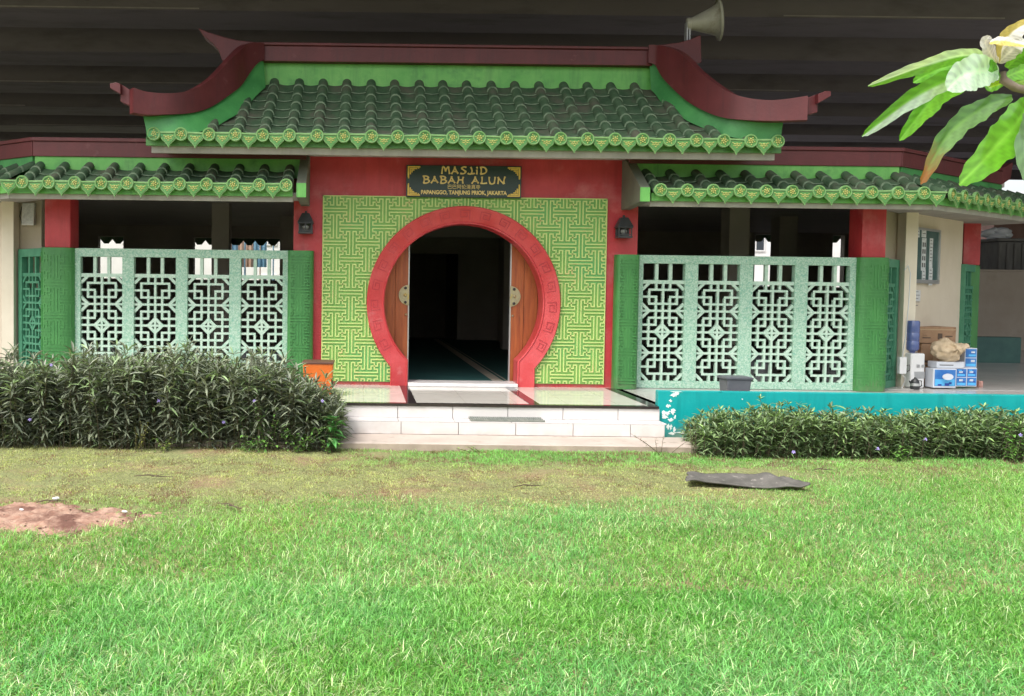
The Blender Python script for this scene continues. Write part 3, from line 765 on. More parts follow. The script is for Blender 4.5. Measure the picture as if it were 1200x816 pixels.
# back walls with high openings towards the street behind
def backwall(x0, x1, holes, Y=24.0):
    mb = MB(); z0, z1 = 1.95, 3.12 if x0 < 0 else 3.40; xs = x0
    for a, b in holes:
        mb.box(xs, a, Y, Y + .2, FZ, 3.45); mb.box(a, b, Y, Y + .2, FZ, z0); mb.box(a, b, Y, Y + .2, z1, 3.45); xs = b
    mb.box(xs, x1, Y, Y + .2, FZ, 3.45); part(mb, 'back_wall', M['inner'])
    mb = MB()
    for a, b in holes:
        k = a - .3
        while k < b + .3:
            zz = z1 - .02; mb.prism([(k, zz + .25), (k, zz - .15), (k + .06, zz - .15), (k + .17, zz - .02), (k + .28, zz - .15), (k + .34, zz - .15), (k + .34, zz + .25)], Y + .6, Y + .64); k += .34
    part(mb, 'back_eave', M['tile'])
backwall(-11.5, -.95, [(-7.42, -6.72), (-4.75, -4.15), (-4.0, -1.75)])
backwall(3.75, 14.3, [(10.95, 11.85), (13.12, 13.45)])
for x, y, w_ in ((-3.1, 17.5, .35), (-8.4, 19.5, .4), (6.9, 16.2, .38), (-2.0, 20.5, .35), (9.2, 19, .4), (5.2, 21, .4)):
    mb = MB(); mb.box(x, x + w_, y, y + w_, FZ, 3.45); part(mb, 'inner_column', M['inner'])

# --- porch and steps
mb = MB(); mb.box(-9.5, 3.44, 9.96, 12.061, FZ - .12, FZ, 0); part(mb, 'porch_floor', M['floor'])
mb = MB()
for x in (.58, 2.02, 3.40): mb.box(x - .06, x + .06, 9.97, 11.72, FZ + .001, FZ + .004)
mb.box(-9.5, 3.45, 9.885, 9.96, FZ - .03, FZ + .002)
part(mb, 'granite_strip', M['black'])
mb = MB(); mb.box(-9.5, 3.44, 9.93, 12.0, .0, .279, 0); mb.box(-1.6, 3.425, 9.68, 9.93, .0, .221, 0); mb.box(-9.5, -1.6, 9.90, 9.93, 0, .36, 0)
porch = part(mb, 'porch_base', M['grout'])
xs = -1.5
mb = MB()
while xs < 3.46:
    x1 = min(xs + .64, 3.465); mb.box(xs + .0035, x1 - .0035, 9.90, 9.93, .236, .368); mb.box(xs + .0035, x1 - .0035, 9.66, 9.93, .222, .234) ; xs += .64
part(mb, 'upper_riser', M['step'], porch, bevel=.0015)
mb = MB(); xs = -1.5
while xs < 3.4:
    x1 = min(xs + .65, 3.44); mb.box(xs + .0035, x1 - .0035, 9.65, 9.68, .085, .220); xs += .65
part(mb, 'lower_riser', M['step'], porch, bevel=.0015)
mb = MB(); mb.box(-2.2, 4.9, 9.09, 9.68, -.05, .080, 0); part(mb, 'step_slab', M['slabtop'], bevel=.01)
mb = MB(); mb.box(-2.2, 4.9, 9.075, 9.089, -.05, .072, 0); part(mb, 'slab_edge', M['slabside'])
def vnoise(x, y, s, seed):
    r = np.random.default_rng(seed); G = r.random((64, 64))
    xx, yy = x * s + 100, y * s + 100; xi, yi = np.floor(xx).astype(int), np.floor(yy).astype(int); fx, fy = xx - xi, yy - yi
    fx = fx * fx * (3 - 2 * fx); fy = fy * fy * (3 - 2 * fy)
    g = lambda a, b: G[a % 64, b % 64]
    return (g(xi, yi) * (1 - fx) + g(xi + 1, yi) * fx) * (1 - fy) + (g(xi, yi + 1) * (1 - fx) + g(xi + 1, yi + 1) * fx) * fy
# ================================================================== GROUND
def sheet(name, x0, x1, y0, y1, z, m, nx=1, ny=1, h=None):
    xs = np.linspace(x0, x1, nx + 1); ys = np.linspace(y0, y1, ny + 1)
    XX, YY = np.meshgrid(xs, ys); V = np.stack([XX.ravel(), YY.ravel(), np.full(XX.size, z)], 1)
    if h is not None: V[:, 2] += h(V[:, 0], V[:, 1])
    a = np.arange((nx + 1) * (ny + 1)).reshape(ny + 1, nx + 1)
    Fq = np.stack([a[:-1, :-1].ravel(), a[:-1, 1:].ravel(), a[1:, 1:].ravel(), a[1:, :-1].ravel()], 1)
    return rawmesh(name, V, Fq, None, m, smooth=True)
gm = mat('lawn_soil', (.12, .14, .05), .95, (.30, .31, .13), 45, bump=1, bscale=70, c3=(.28, .19, .11), s3=1.1, lo3=.5, hi3=.66)
g = tag(sheet('ground', -150, 150, -60, 220, -.004, gm), kind='structure')
def gh(x, y):
    return .016 * np.sin(x * 1.7 + .6) * np.sin(y * 1.3) + .01 * np.sin(x * 4.1 + y * 2.3)
lawn = tag(sheet('lawn', -7, 11, 1.2, 9.6, .012, gm, 120, 60, lambda x, y: gh(x, y) * .5), kind='structure')
# bare soil patch
def inpatch(x, y):
    w_ = .10 * np.sin(x * 7) + .06 * np.sin(x * 17 + 2)
    return ((x + 2.5) / .82) ** 2 + ((y - 6.2 - w_ * .5) / .36) ** 2 + .35 * (vnoise(x, y, 6, 88) - .5)
nx = 90; xs = np.linspace(-3.6, -1.2, nx); ys = np.linspace(5.5, 6.9, 60); XX, YY = np.meshgrid(xs, ys)
D = inpatch(XX, YY); Z = .03 * np.clip(1 - D, -.6, 1) + .008 * np.sin(XX * 31 + YY * 17) * np.sin(YY * 41) + rng.normal(0, .004, XX.shape) + .012 * np.abs(np.sin(XX * 13 + 2 * np.sin(YY * 9)) * np.sin(YY * 23 + XX * 5)) + .012 * vnoise(XX, YY, 9, 77) + .004
a = np.arange(XX.size).reshape(XX.shape); keepm = (D[:-1, :-1] < 1.45)
Fq = np.stack([a[:-1, :-1][keepm], a[:-1, 1:][keepm], a[1:, 1:][keepm], a[1:, :-1][keepm]], 1)
tag(rawmesh('soil_patch', np.stack([XX.ravel(), YY.ravel(), Z.ravel()], 1), Fq, None, M['dirt'], smooth=True), kind='structure')
mb = MB(); rr = random.Random(12)
for k in range(150):
    x, y = rr.gauss(-2.45, .45), rr.gauss(6.2, .2)
    if inpatch(np.array([x]), np.array([y]))[0] > 1.5: continue
    mb.ball((x, y, .03 + rr.uniform(-.01, .008)), rr.uniform(.004, .011), 6, 0 if rr.random() < .6 else 1, (rr.uniform(.7, 1.6), 1, rr.uniform(.4, .9)))
tag(mb.build('soil_clods', [M['dirt'], mat('dark_clod', (.085, .05, .035), .95, (.16, .10, .07), 20)], fix=False), 'reddish brown crumbs of earth on the bare soil patch', 'soil', kind='stuff')
tag(sheet('yard', 3.56, 60, 10.06, 60, .396, M['yard']), kind='structure')
mb = MB(); mb.box(3.56, 60, 10.055, 10.06, -.1, .39); tag(mb.build('yard_edge', M['grout']), kind='structure')

# ------------------------------------------------------------------ blades
def blades(x, y, z, h, w, az, bend, tint, nseg=3):
    n = len(x); V = np.zeros((n, (nseg + 1) * 2, 3), np.float32); T = np.zeros((n, (nseg + 1) * 2, 3), np.float32)
    dx, dy = np.cos(az), np.sin(az)
    tw = az + PI / 2 + rng.normal(0, .5, n); px, py = np.cos(tw), np.sin(tw)
    for k in range(nseg + 1):
        t = k / nseg; th = bend * t
        r = h * t * np.sin(th * .9); zz = h * t * np.cos(th * .75)
        ww = w * (1 - t ** 1.6) * .5 + w * .04
        for j, sg in ((0, -1), (1, 1)):
            V[:, 2 * k + j, 0] = x + dx * r + px * ww * sg; V[:, 2 * k + j, 1] = y + dy * r + py * ww * sg; V[:, 2 * k + j, 2] = z + np.maximum(zz, 0)
            T[:, 2 * k + j] = tint
    b = np.arange(n)[:, None] * (nseg + 1) * 2
    Fq = np.concatenate([np.stack([b[:, 0] + 2 * k, b[:, 0] + 2 * k + 1, b[:, 0] + 2 * k + 3, b[:, 0] + 2 * k + 2], 1) for k in range(nseg)])
    return V.reshape(-1, 3), Fq, T.reshape(-1, 3)
def mixc(a, b, t): return a[None] * (1 - t[:, None]) + b[None] * t[:, None]
C = lambda *v: np.array(v, float)
def lush(x, y):
    "1 = long green grass, 0 = short dry turf"
    edge = 5.9 + .75 / (1 + np.exp(-(x + 1.0) * 2.2)) + 1.5 / (1 + np.exp(-(x - 3.9) * 1.6)) + .5 * (vnoise(x, y, 1.1, 5) - .5) + .35 * (vnoise(x, y, 3.5, 6) - .5)
    return np.clip((edge - y) / 1.0 + .5, 0, 1) ** .8
# long grass: tufts
def long_grass(N, y0, y1):
    y = y0 + (y1 - y0) * rng.random(N) ** .8
    x = (-.52 * y - .6) + rng.random(N) * (1.36 * y + 1.6)
    L = lush(x, y); keep = rng.random(N) < L
    keep &= inpatch(x, y) > rng.uniform(.6, 1.4, N)
    x, y = x[keep], y[keep]; n = len(x)
    tid = vnoise(x, y, 9, 21); big = vnoise(x, y, 1.3, 22); mid = vnoise(x, y, 3.2, 23)
    h = (.036 + .05 * tid * mid + .030 * big) * rng.uniform(.5, 1.45, n) * (.45 + .55 * L[keep])
    w = rng.uniform(.0026, .0056, n)
    az = rng.uniform(0, 2 * PI, n) ; bend = rng.uniform(.5, 2.5, n)
    g1, g2, g3, dry = C(.11, .35, .05), C(.31, .555, .15), C(.20, .49, .17), C(.68, .82, .44)  # dry: pale tint for painted bright highlights as well as dry blades
    t = mixc(g1, g2, np.clip(rng.normal(.45, .35, n) + (big - .5), 0, 1))
    q = np.clip((vnoise(x, y, .9, 30) - .45) * 3, 0, 1) * .6; t = t * (1 - q[:, None]) + g3[None] * q[:, None]
    d = (rng.random(n) < .08 + .12 * (mid > .62)); t[d] = dry * rng.uniform(.6, 1.15, (d.sum(), 1))  # pale tint paints bright highlights on scattered blades, besides dry ones
    t *= rng.uniform(.42, 1.45, (n, 1)); t = np.minimum(t, .9)
    return blades(x, y, gh(x, y) * .5 + .008, h, w * np.clip(1.5 - .08 * y, .9, 1.3), az, bend, t)
def short_turf(N, y0, y1):
    y = y0 + (y1 - y0) * rng.random(N)
    x = (-.52 * y - .6) + rng.random(N) * (1.36 * y + 1.6)
    L = lush(x, y); bare = vnoise(x, y, 1.6, 41) * .6 + vnoise(x, y, 5.2, 42) * .4
    keep = (rng.random(N) > L * .8) & ((inpatch(x, y) > rng.uniform(.3, 1.6, N)) | (rng.random(N) < .04)) & (bare < .68 + rng.uniform(-.1, .14, N))
    keep &= ~((x > -2.2) & (x < 4.9) & (y > 9.07))
    x, y = x[keep], y[keep]; n = len(x)
    gz = np.clip(1.3 - np.abs(y - 8.75) / .6, 0, 1) * np.clip((x + .4) * 2, 0, 1) * (.65 + .6 * vnoise(x, y, 1.5, 44))     # greener band by the step
    gz = np.clip(gz + .55 * np.clip((vnoise(x, y, .8, 45) - .5) * 3, 0, 1), 0, 1)
    h = (.012 + .022 * vnoise(x, y, 11, 51) * vnoise(x, y, 4, 43) + .016 * gz) * rng.uniform(.5, 1.4, n); w = rng.uniform(.003, .006, n)
    a, b, c = C(.38, .46, .16), C(.56, .52, .29), C(.22, .50, .13)
    t = mixc(a, b, np.clip(rng.normal(.4, .35, n), 0, 1)); t = t * (1 - gz[:, None]) + c[None] * gz[:, None]
    br = rng.random(n) < .10 + .5 * ((vnoise(x, y, 5.5, 47) * .6 + vnoise(x, y, 17, 48) * .4) > .62); t[br] = C(.22, .13, .085)
    t *= rng.uniform(.65, 1.3, (n, 1)) * (.80 + .36 * np.clip((vnoise(x, y, 11, 51) - .5) * 1.8 + .5, 0, 1))[:, None]
    return blades(x, y, gh(x, y) * .5 + .008, h, w, rng.uniform(0, 2 * PI, n), rng.uniform(.4, 1.9, n), t, 2)
def join(name, parts, m):
    Vs, Fs, Ts, o = [], [], [], 0
    for V, Fq, T in parts: Vs.append(V); Fs.append(Fq + o); Ts.append(T); o += len(V)
    return rawmesh(name, np.concatenate(Vs), np.concatenate(Fs), np.concatenate(Ts), m)
tag(join('long_grass', [long_grass(150000, 2.6, 4.8), long_grass(230000, 4.2, 8.9)], M['grassm']), kind='stuff', cat='grass', label='long bright green grass blades covering the near lawn')
tag(join('short_turf', [short_turf(400000, 5.2, 9.25)], M['grassm']), kind='stuff', cat='grass', label='short dry yellowish turf between the long grass and the hedges')

# ------------------------------------------------------------------ leafy plants
def leaf_geo(P, D, U, L, W, tint, droop=.35, nseg=4, fold=.25, wav=0):
    "P base points, D direction, U up-ish normal; lance-shaped folded leaves"
    n = len(P); D = D / np.linalg.norm(D, axis=1, keepdims=True)
    Sd = np.cross(D, U); Sd /= np.maximum(np.linalg.norm(Sd, axis=1, keepdims=True), 1e-6); Nn = np.cross(Sd, D)
    prof = {4: [.12, .85, 1, .6, .02], 3: [.15, 1, .8, .03]}[nseg]
    V = np.zeros((n, (nseg + 1) * 3, 3)); T = np.repeat(tint[:, None], (nseg + 1) * 3, 1)
    for k in range(nseg + 1):
        t = k / nseg
        c = P + D * (L * t)[:, None]; c[:, 2] -= droop * L * t * t
        for j, sg in enumerate((-1, 0, 1)):
            V[:, 3 * k + j] = c + Sd * (sg * W * .5 * prof[k])[:, None] + Nn * (abs(sg) * W * fold * prof[k])[:, None]
    b = np.arange(n) * (nseg + 1) * 3; Fs = []
    for k in range(nseg):
        for j in (0, 1): Fs.append(np.stack([b + 3 * k + j, b + 3 * k + j + 1, b + 3 * k + 4 + j, b + 3 * k + 3 + j], 1))
    return V.reshape(-1, 3), np.concatenate(Fs), T.reshape(-1, 3)
def hedge(name, label, x0, x1, y0, y1, hf, nst, node, Lr, Wr, c1, c2, c3, flowers, seed, group=None, z0=0):
    r = np.random.default_rng(seed); root = empty(name, label, 'hedge', group, ((x0 + x1) / 2, (y0 + y1) / 2, z0))
    off = np.array([(x0 + x1) / 2, (y0 + y1) / 2, z0])
    bx = r.uniform(x0, x1, nst); by = r.uniform(y0, y1, nst)
    P, D, U, L, W, T = [], [], [], [], [], []; mb = MB(); tops = []
    for i in range(nst):
        H = hf(bx[i], by[i]) * (r.uniform(.72, 1.0) if r.random() > .09 else r.uniform(1.0, 1.17))
        ex = min(1, (bx[i] - x0) / .25, (x1 - bx[i]) / .25) if x1 - x0 > 1 else 1
        H *= .72 + .28 * max(ex, 0)
        lean = np.array([r.normal(0, .12), r.normal(-.05, .12) - .10 * ((y1 + y0) / 2 - by[i] > 0), 0]) * H
        base = np.array([bx[i], by[i], z0]); tip = base + lean + np.array([0, 0, H]); tops.append(tip)
        mid = (base + tip) / 2 + np.array([r.normal(0, .02), r.normal(0, .02), 0])
        mb.tube([base - off, mid - off, tip - off], [.005, .004, .002], 4, cap=False)
        k = int(H / node)
        side0 = r.uniform(0, PI)
        for q in range(k + 1):
            t = (q + .6) / (k + 1); t = .06 + .94 * t
            p = base * (1 - t) ** 2 + 2 * mid * t * (1 - t) + tip * t * t if False else base + (tip - base) * t
            nl = 2 if q < k else 5
            for s_ in range(nl):
                a = side0 + q * 1.45 + (PI * s_ if nl == 2 else 2 * PI * s_ / nl) + r.normal(0, .3)
                el = r.uniform(-.25, .7) if q < k else r.uniform(.35, 1.2)
                P.append(p); D.append((math.cos(a) * math.cos(el), math.sin(a) * math.cos(el), math.sin(el))); U.append((r.normal(0, .25), r.normal(0, .25), 1))
                ll = r.uniform(*Lr) * (1 if t > .25 else .8); L.append(ll); W.append(ll * r.uniform(*Wr))
                f = r.random(); c = c1 * (1 - f) + c2 * f
                if r.random() < .10 + .12 * (t > .85): c = c3
                T.append(c * r.uniform(.75, 1.25))
    V, Fq, TT = leaf_geo(np.array(P), np.array(D), np.array(U), np.array(L), np.array(W), np.array(T), nseg=3, droop=.28)
    rawmesh('foliage', V - off, Fq, TT, M['leaf'], root)
    mb.build('stem', M['stem'], root, fix=False)
    # flowers: five-lobed violet trumpets near the outside
    fl = MB()
    for k in range(5):
        a = 2 * PI * k / 5
        p = lambda rr, aa, z: (rr * math.cos(aa), rr * math.sin(aa), z)
        i = [fl.pt(q) for q in ((0, 0, 0), p(.009, a - .5, .006), p(.017, a - .35, .004), p(.019, a, .0), p(.017, a + .35, .004), p(.009, a + .5, .006))]
        fl.face(i)
    fl.lathe([(.003, -.03), (.004, -.01), (.010, .004)], n=6, cap=False)
    f0 = None
    for (fx, fy, fz) in flowers:
        if f0 is None: f0 = f = fl.build('flower', M['flower'], root)
        else: f = f0.copy(); COL.objects.link(f); f.parent = root
        f.location = (fx - off[0], fy - off[1], fz); f.rotation_euler = (R(r.uniform(40, 100)), R(r.uniform(-30, 30)), R(r.uniform(-40, 40)))
    return root
def hL(x, y):
    return .90 - .30 * min(1, max(0, (x + .85)) / .55) + .05 * math.sin(x * 2.1) - .02 * math.sin(x * 7) - (.12 if y < 8.98 else 0) * .6
fl1 = [tuple(at(px, py, 8.80)) for px, py in ((35, 492), (25, 438), (60, 428), (176, 482), (186, 470), (330, 475), (298, 470), (322, 463), (378, 470), (92, 478), (262, 495), (70, 455))]
hedge('hedge', 'tall dark purple-green hedge of narrow leaves, left of the white steps', -6.6, -.22, 8.93, 9.75, hL, 1200, .042, (.12, .21), (.10, .15),
      C(.085, .105, .072), C(.26, .29, .20), C(.24, .34, .16), fl1[::2], 3, z0=0)
def hR(x, y): return .43 + .04 * math.sin(x * 3.1) - .03 * (y < 8.9)
fl2 = [tuple(at(px, py, 8.72)) for px, py in ((930, 530), (972, 502), (1029, 526), (1122, 500), (1196, 510), (990, 512), (1085, 515))]
hedge('hedge', 'low clipped green hedge in front of the turquoise wall', 3.58, 9.2, 8.85, 9.55, hR, 1300, .032, (.07, .125), (.14, .21),
      C(.075, .12, .055), C(.22, .31, .14), C(.26, .40, .14), fl2[::2], 5, z0=0)
# weeds with rounder leaves
def weed(label, px, py, Y, H, n, c1, c2, Lr, Wr, seed, name='weed', spread=.12, grp=None):
    r = np.random.default_rng(seed); p = at(px, py, Y); base = np.array([p.x, Y, 0.0])
    root = empty(name, label, 'weed', grp, tuple(base)); P, D, U, L, W, T = [], [], [], [], [], []; mb = MB()
    for i in range(max(3, n // 12)):
        tip = np.array([r.normal(0, spread), r.normal(0, spread * .6), H * r.uniform(.6, 1.05)]); b0 = np.array([r.normal(0, spread * .5), r.normal(0, spread * .3), 0])
        mb.tube([b0, (b0 + tip) / 2 + [0, 0, .01], tip], [.003, .0025, .0012], 4, cap=False)
        for q in range(12):
            t = .12 + .88 * (q + r.random()) / 12; a = r.uniform(0, 2 * PI); el = r.uniform(-.1, .9)
            P.append(b0 + (tip - b0) * t); D.append((math.cos(a) * math.cos(el), math.sin(a) * math.cos(el), math.sin(el))); U.append((0, 0, 1)); ll = r.uniform(*Lr)
            L.append(ll); W.append(ll * r.uniform(*Wr)); f = r.random(); T.append((c1 * (1 - f) + c2 * f) * r.uniform(.8, 1.2))
    V, Fq, TT = leaf_geo(np.array(P), np.array(D), np.array(U), np.array(L), np.array(W), np.array(T), nseg=4, droop=.3)
    rawmesh('foliage', V, Fq, TT, M['leaf'], root); mb.build('stem', M['stem'], root, fix=False)
LG, LG2 = C(.10, .24, .05), C(.18, .36, .08)
weed('light green leafy weed at the right foot of the tall hedge', 352, 520, 8.84, .30, 130, LG, LG2, (.035, .06), (.4, .55), 1, spread=.16)
weed('small bright green grassy tuft at the foot of the tall hedge', 298, 530, 8.8, .16, 60, C(.10, .30, .05), LG2, (.06, .11), (.08, .12), 2)
weed('yellowish climbing weed with tiny leaves, hanging on the tall hedge front', 164, 532, 8.82, .34, 60, C(.26, .28, .06), C(.33, .33, .10), (.02, .035), (.4, .6), 3, spread=.05)
weed('pale green low weed under the tall hedge, right of the yellowish one', 190, 532, 8.8, .15, 60, LG, C(.26, .32, .08), (.025, .045), (.4, .55), 4)
weed('light green weed with tall side shoots inside the tall hedge, near its right third', 308, 520, 8.86, .62, 150, LG, LG2, (.03, .055), (.35, .5), 5, spread=.12)
weed('low spreading weed at the right foot of the tall hedge, by the steps', 386, 528, 8.86, .17, 100, LG, LG2, (.03, .05), (.4, .55), 6, spread=.14)
weed('light green weed in front of the low hedge', 1056, 545, 8.74, .17, 70, LG, LG2, (.035, .06), (.35, .5), 7)
weed('straggly brownish weed growing out of the slab, left of the low hedge', 775, 525, 9.03, .26, 60, C(.13, .14, .06), C(.20, .16, .09), (.025, .05), (.15, .3), 8, spread=.16)
weed('dry thin weed standing before the peeled end of the turquoise wall', 812, 520, 8.95, .48, 48, C(.13, .14, .07), C(.17, .19, .09), (.05, .09), (.1, .16), 9, spread=.06)
weed('tiny yellow-green weed at the edge of the concrete slab', 562, 532, 9.0, .08, 36, C(.25, .30, .07), LG2, (.03, .05), (.2, .3), 10, spread=.09)
weed('bright green weed at the right end of the low hedge', 1192, 520, 8.72, .46, 130, LG, LG2, (.04, .07), (.4, .5), 12, spread=.10)
# a single broad leaf shoot at the hedge's end
weed('broad-leaved green shoot sticking out of the right end of the tall hedge', 392, 500, 8.92, .42, 12, C(.10, .30, .08), C(.12, .34, .10), (.12, .2), (.3, .36), 14, spread=.05)

# litter and twigs on the soil
r_ = np.random.default_rng(9)
for px, py, s_, lab in ((21, 606, .05, 'crumpled white litter lying on the bare soil'), (64, 590, .035, 'thin white scrap at the upper edge of the bare soil patch'), (146, 604, .025, 'small pale scrap at the right tip of the bare soil patch')):
    p = at(px, py, 1.71 * F / (py - 335)); mb = MB()
    for k in range(5): mb.ball((r_.uniform(-s_, s_) * .6, r_.uniform(-s_, s_) * .4, s_ * .25), s_ * r_.uniform(.3, .55), 6, 0, (1.2, 1, .6))
    o = mb.build('litter', M['litter']); o.location = (p.x, p.y, .02); tag(o, lab, 'litter')
for px, py, L, a, lab in ((620, 572, .30, .25, 'forked dark twig lying on the dry turf, left of the mat'), (180, 566, .36, -.1, 'long dry twig on the turf below the tall hedge'), (270, 600, .26, 2.4, 'bent twig at the edge of the long grass'), (965, 548, .22, .1, 'short dark twig just in front of the low hedge'), (60, 598, .22, .2, 'brown stick on the bare soil')):
    Y = 1.71 * F / (py - 338); p = at(px, py, Y); mb = MB(); d = Vector((math.cos(a), math.sin(a), 0)); q = Vector((-d.y, d.x, 0))
    mb.tube([d * -L / 2, d * -L * .15 + q * .02 + Vector((0, 0, .012)), d * L * .15 - q * .01 + Vector((0, 0, .008)), d * L / 2 + q * .02], [.004, .006, .005, .002], 5)
    mb.tube([d * -.02, d * L * .2 + q * .06 + Vector((0, 0, .015))], [.003, .0015], 5)
    o = mb.build('twig', M['twig']); o.location = (p.x, p.y, .035); tag(o, lab, 'twig')

# ================================================================== NEAR BRANCH (top right)
tr = empty('tree', 'near tree reaching in at top right with long green leaves and a wilted blossom', 'tree', None, (2.5, 2.25, 0))
toff = Vector((2.5, 2.25, 0))
mb = MB(); BY = 2.1
P = lambda x, y, Y=BY: at(x, y, Y) - toff
j0 = P(1176, 94)
mb.tube([P(1176, 84), j0, P(1190, 103), P(1212, 108), P(1300, 160), Vector((.0, .0, 1.7))], [.006, .010, .010, .011, .018, .03], 8)
mb.tube([(0, 0, -.05), (.02, 0, .6), (0, 0, 1.2), (.0, 0, 1.7), (.05, .02, 2.3), (.2, .1, 2.9)], [.07, .06, .05, .045, .03, .015], 10)
mb.build('trunk', M['bark'], tr, smooth=True, fix=False)
def bigleaf(name, pts, w, c_up, c_side=None, wav=.06, tilt=0, Ys=None, tipc=None, thick=0):
    "pts: pixel points along the midrib; w: half-width in pixels; gives a real folded leaf at its own distance"
    n = 40; ctrl = [(x, y, (Ys or [BY] * len(pts))[k]) for k, (x, y) in enumerate(pts)]
    sm = smooth_secs([tuple(c) for c in ctrl], 16); sm = [sm[int(round(i * (len(sm) - 1) / n))] for i in range(n + 1)]
    C3 = [at(*q) - toff for q in sm]; V = []; T = []; Fq = []
    view = Vector((0, -1, 0))
    rr = random.Random(hash(pts) % 9999 if False else int(pts[0][0] * 7 + pts[0][1]))
    ph = rr.uniform(0, 6)
    for k, c in enumerate(C3):
        t = k / n; d = (C3[min(k + 1, n)] - C3[max(k - 1, 0)]).normalized()
        s = d.cross(view).normalized(); s = (s * math.cos(tilt) + view * math.sin(tilt)).normalized(); nn = s.cross(d).normalized()
        ww = w / F * BY * (math.sin(PI * min(1, t * .93 + .05)) ** .75) * (1 if t < .97 else .55)
        for j in range(9):
            q = (j - 4) / 4; e = 1 + (wav * math.sin(t * 23 + ph + q * 2) + wav * .8 * math.sin(t * 51 + ph * 2)) * abs(q)
            V.append(c + s * ww * q * e + nn * (ww * .16 * abs(q) + ww * .05 * math.sin(t * 17 + q * 3)))
            col = Vector(c_up) if q >= 0 else Vector(c_side or c_up)
            if abs(q) < .1: col = col * 1.3 + Vector((.05, .06, .02))
            else: col = col * (1 + .16 * math.sin(t * 62 - abs(q) * 7))
            if tipc and t > .72: f = min(1, (t - .72) / .2 + rr.uniform(-.2, .2)); f = max(0, f); col = col * (1 - f) + Vector(tipc) * f
            col = col * rr.uniform(.93, 1.07)
            T.append(tuple(col))
    for k in range(n):
        for j in range(8): a = k * 9 + j; Fq.append((a, a + 1, a + 10, a + 9))
    o = rawmesh(name, np.array([tuple(v) for v in V]), np.array(Fq), np.array(T), M['bigleaf'] if name == 'leaf' else M['petal'], tr, smooth=True)
    return o
G1 = (.12, .34, .03); G2 = (.17, .42, .04); SHEEN = (.48, .60, .50); SHEEN2 = (.60, .72, .62)  # the pale tones put the sky's sheen into the leaf colour
bigleaf('leaf', ((1166, 72), (1130, 65), (1080, 78), (1017, 101)), 9, SHEEN, G2, tilt=.5, Ys=[2.1, 2.06, 2.0, 1.95])
bigleaf('leaf', ((1168, 76), (1130, 74), (1095, 84), (1070, 97)), 11, G1, G1, tilt=-.2, Ys=[2.12, 2.12, 2.1, 2.1])
bigleaf('leaf', ((1168, 80), (1115, 92), (1065, 118), (1010, 160)), 12, G1, SHEEN, tilt=.3, Ys=[2.1, 2.05, 1.99, 1.94])
bigleaf('leaf', ((1168, 84), (1110, 105), (1080, 132), (1054, 165)), 12, G1, G2, Ys=[2.1, 2.11, 2.11, 2.1])
bigleaf('leaf', ((1170, 86), (1150, 83), (1125, 92), (1110, 106)), 19, SHEEN2, SHEEN2, wav=.05, Ys=[2.08, 2.03, 2.0, 1.99])
bigleaf('leaf', ((1186, 114), (1150, 128), (1110, 160), (1079, 216)), 12, (.10, .22, .05), (.17, .30, .10), wav=.09, Ys=[2.08, 2.0, 1.95, 1.92], tipc=(.30, .12, .03))
bigleaf('leaf', ((1215, 112), (1195, 140), (1165, 175), (1124, 217)), 21, G2, (.15, .40, .03), Ys=[2.1, 2.0, 1.92, 1.88])
bigleaf('leaf', ((1225, 105), (1212, 140), (1202, 170), (1204, 215)), 17, (.16, .26, .13), (.2, .3, .16), Ys=[2.1, 2.0, 1.9, 1.87])
bigleaf('leaf', ((1180, 80), (1195, 66), (1215, 60), (1250, 55)), 11, G1, G2, Ys=[2.1, 2.08, 2.05, 2.0])
bigleaf('leaf', ((1180, 90), (1195, 84), (1215, 80), (1260, 78)), 12, G2, G2, Ys=[2.12, 2.14, 2.15, 2.16])
bigleaf('leaf', ((1178, 96), (1195, 96), (1215, 90), (1240, 82)), 7, (.30, .46, .03), (.24, .42, .03), Ys=[2.12, 2.16, 2.2, 2.2])
bigleaf('leaf', ((1176, 98), (1168, 100), (1160, 102), (1155, 100)), 6, (.30, .46, .03), G2, Ys=[2.12, 2.13, 2.14, 2.15])
bigleaf('leaf', ((1172, 92), (1164, 84), (1158, 78), (1150, 78)), 8, G1, G2, Ys=[2.1, 2.06, 2.05, 2.05])
CR, YE = (.74, .71, .68), (.62, .50, .14)
bigleaf('petal', ((1168, 74), (1160, 62), (1155, 50), (1160, 42)), 9, (.70, .66, .66), CR, Ys=[2.1, 2.07, 2.05, 2.04])
bigleaf('petal', ((1172, 72), (1176, 55), (1188, 38), (1212, 24)), 11, CR, YE, Ys=[2.1, 2.05, 2.03, 2.02])
bigleaf('petal', ((1160, 50), (1170, 48), (1185, 50), (1202, 54)), 5, YE, CR, Ys=[2.04, 2.02, 2.01, 2.0])
bigleaf('petal', ((1170, 74), (1180, 64), (1190, 55), (1200, 46)), 10, CR, (.8, .78, .74), Ys=[2.1, 2.08, 2.06, 2.06])
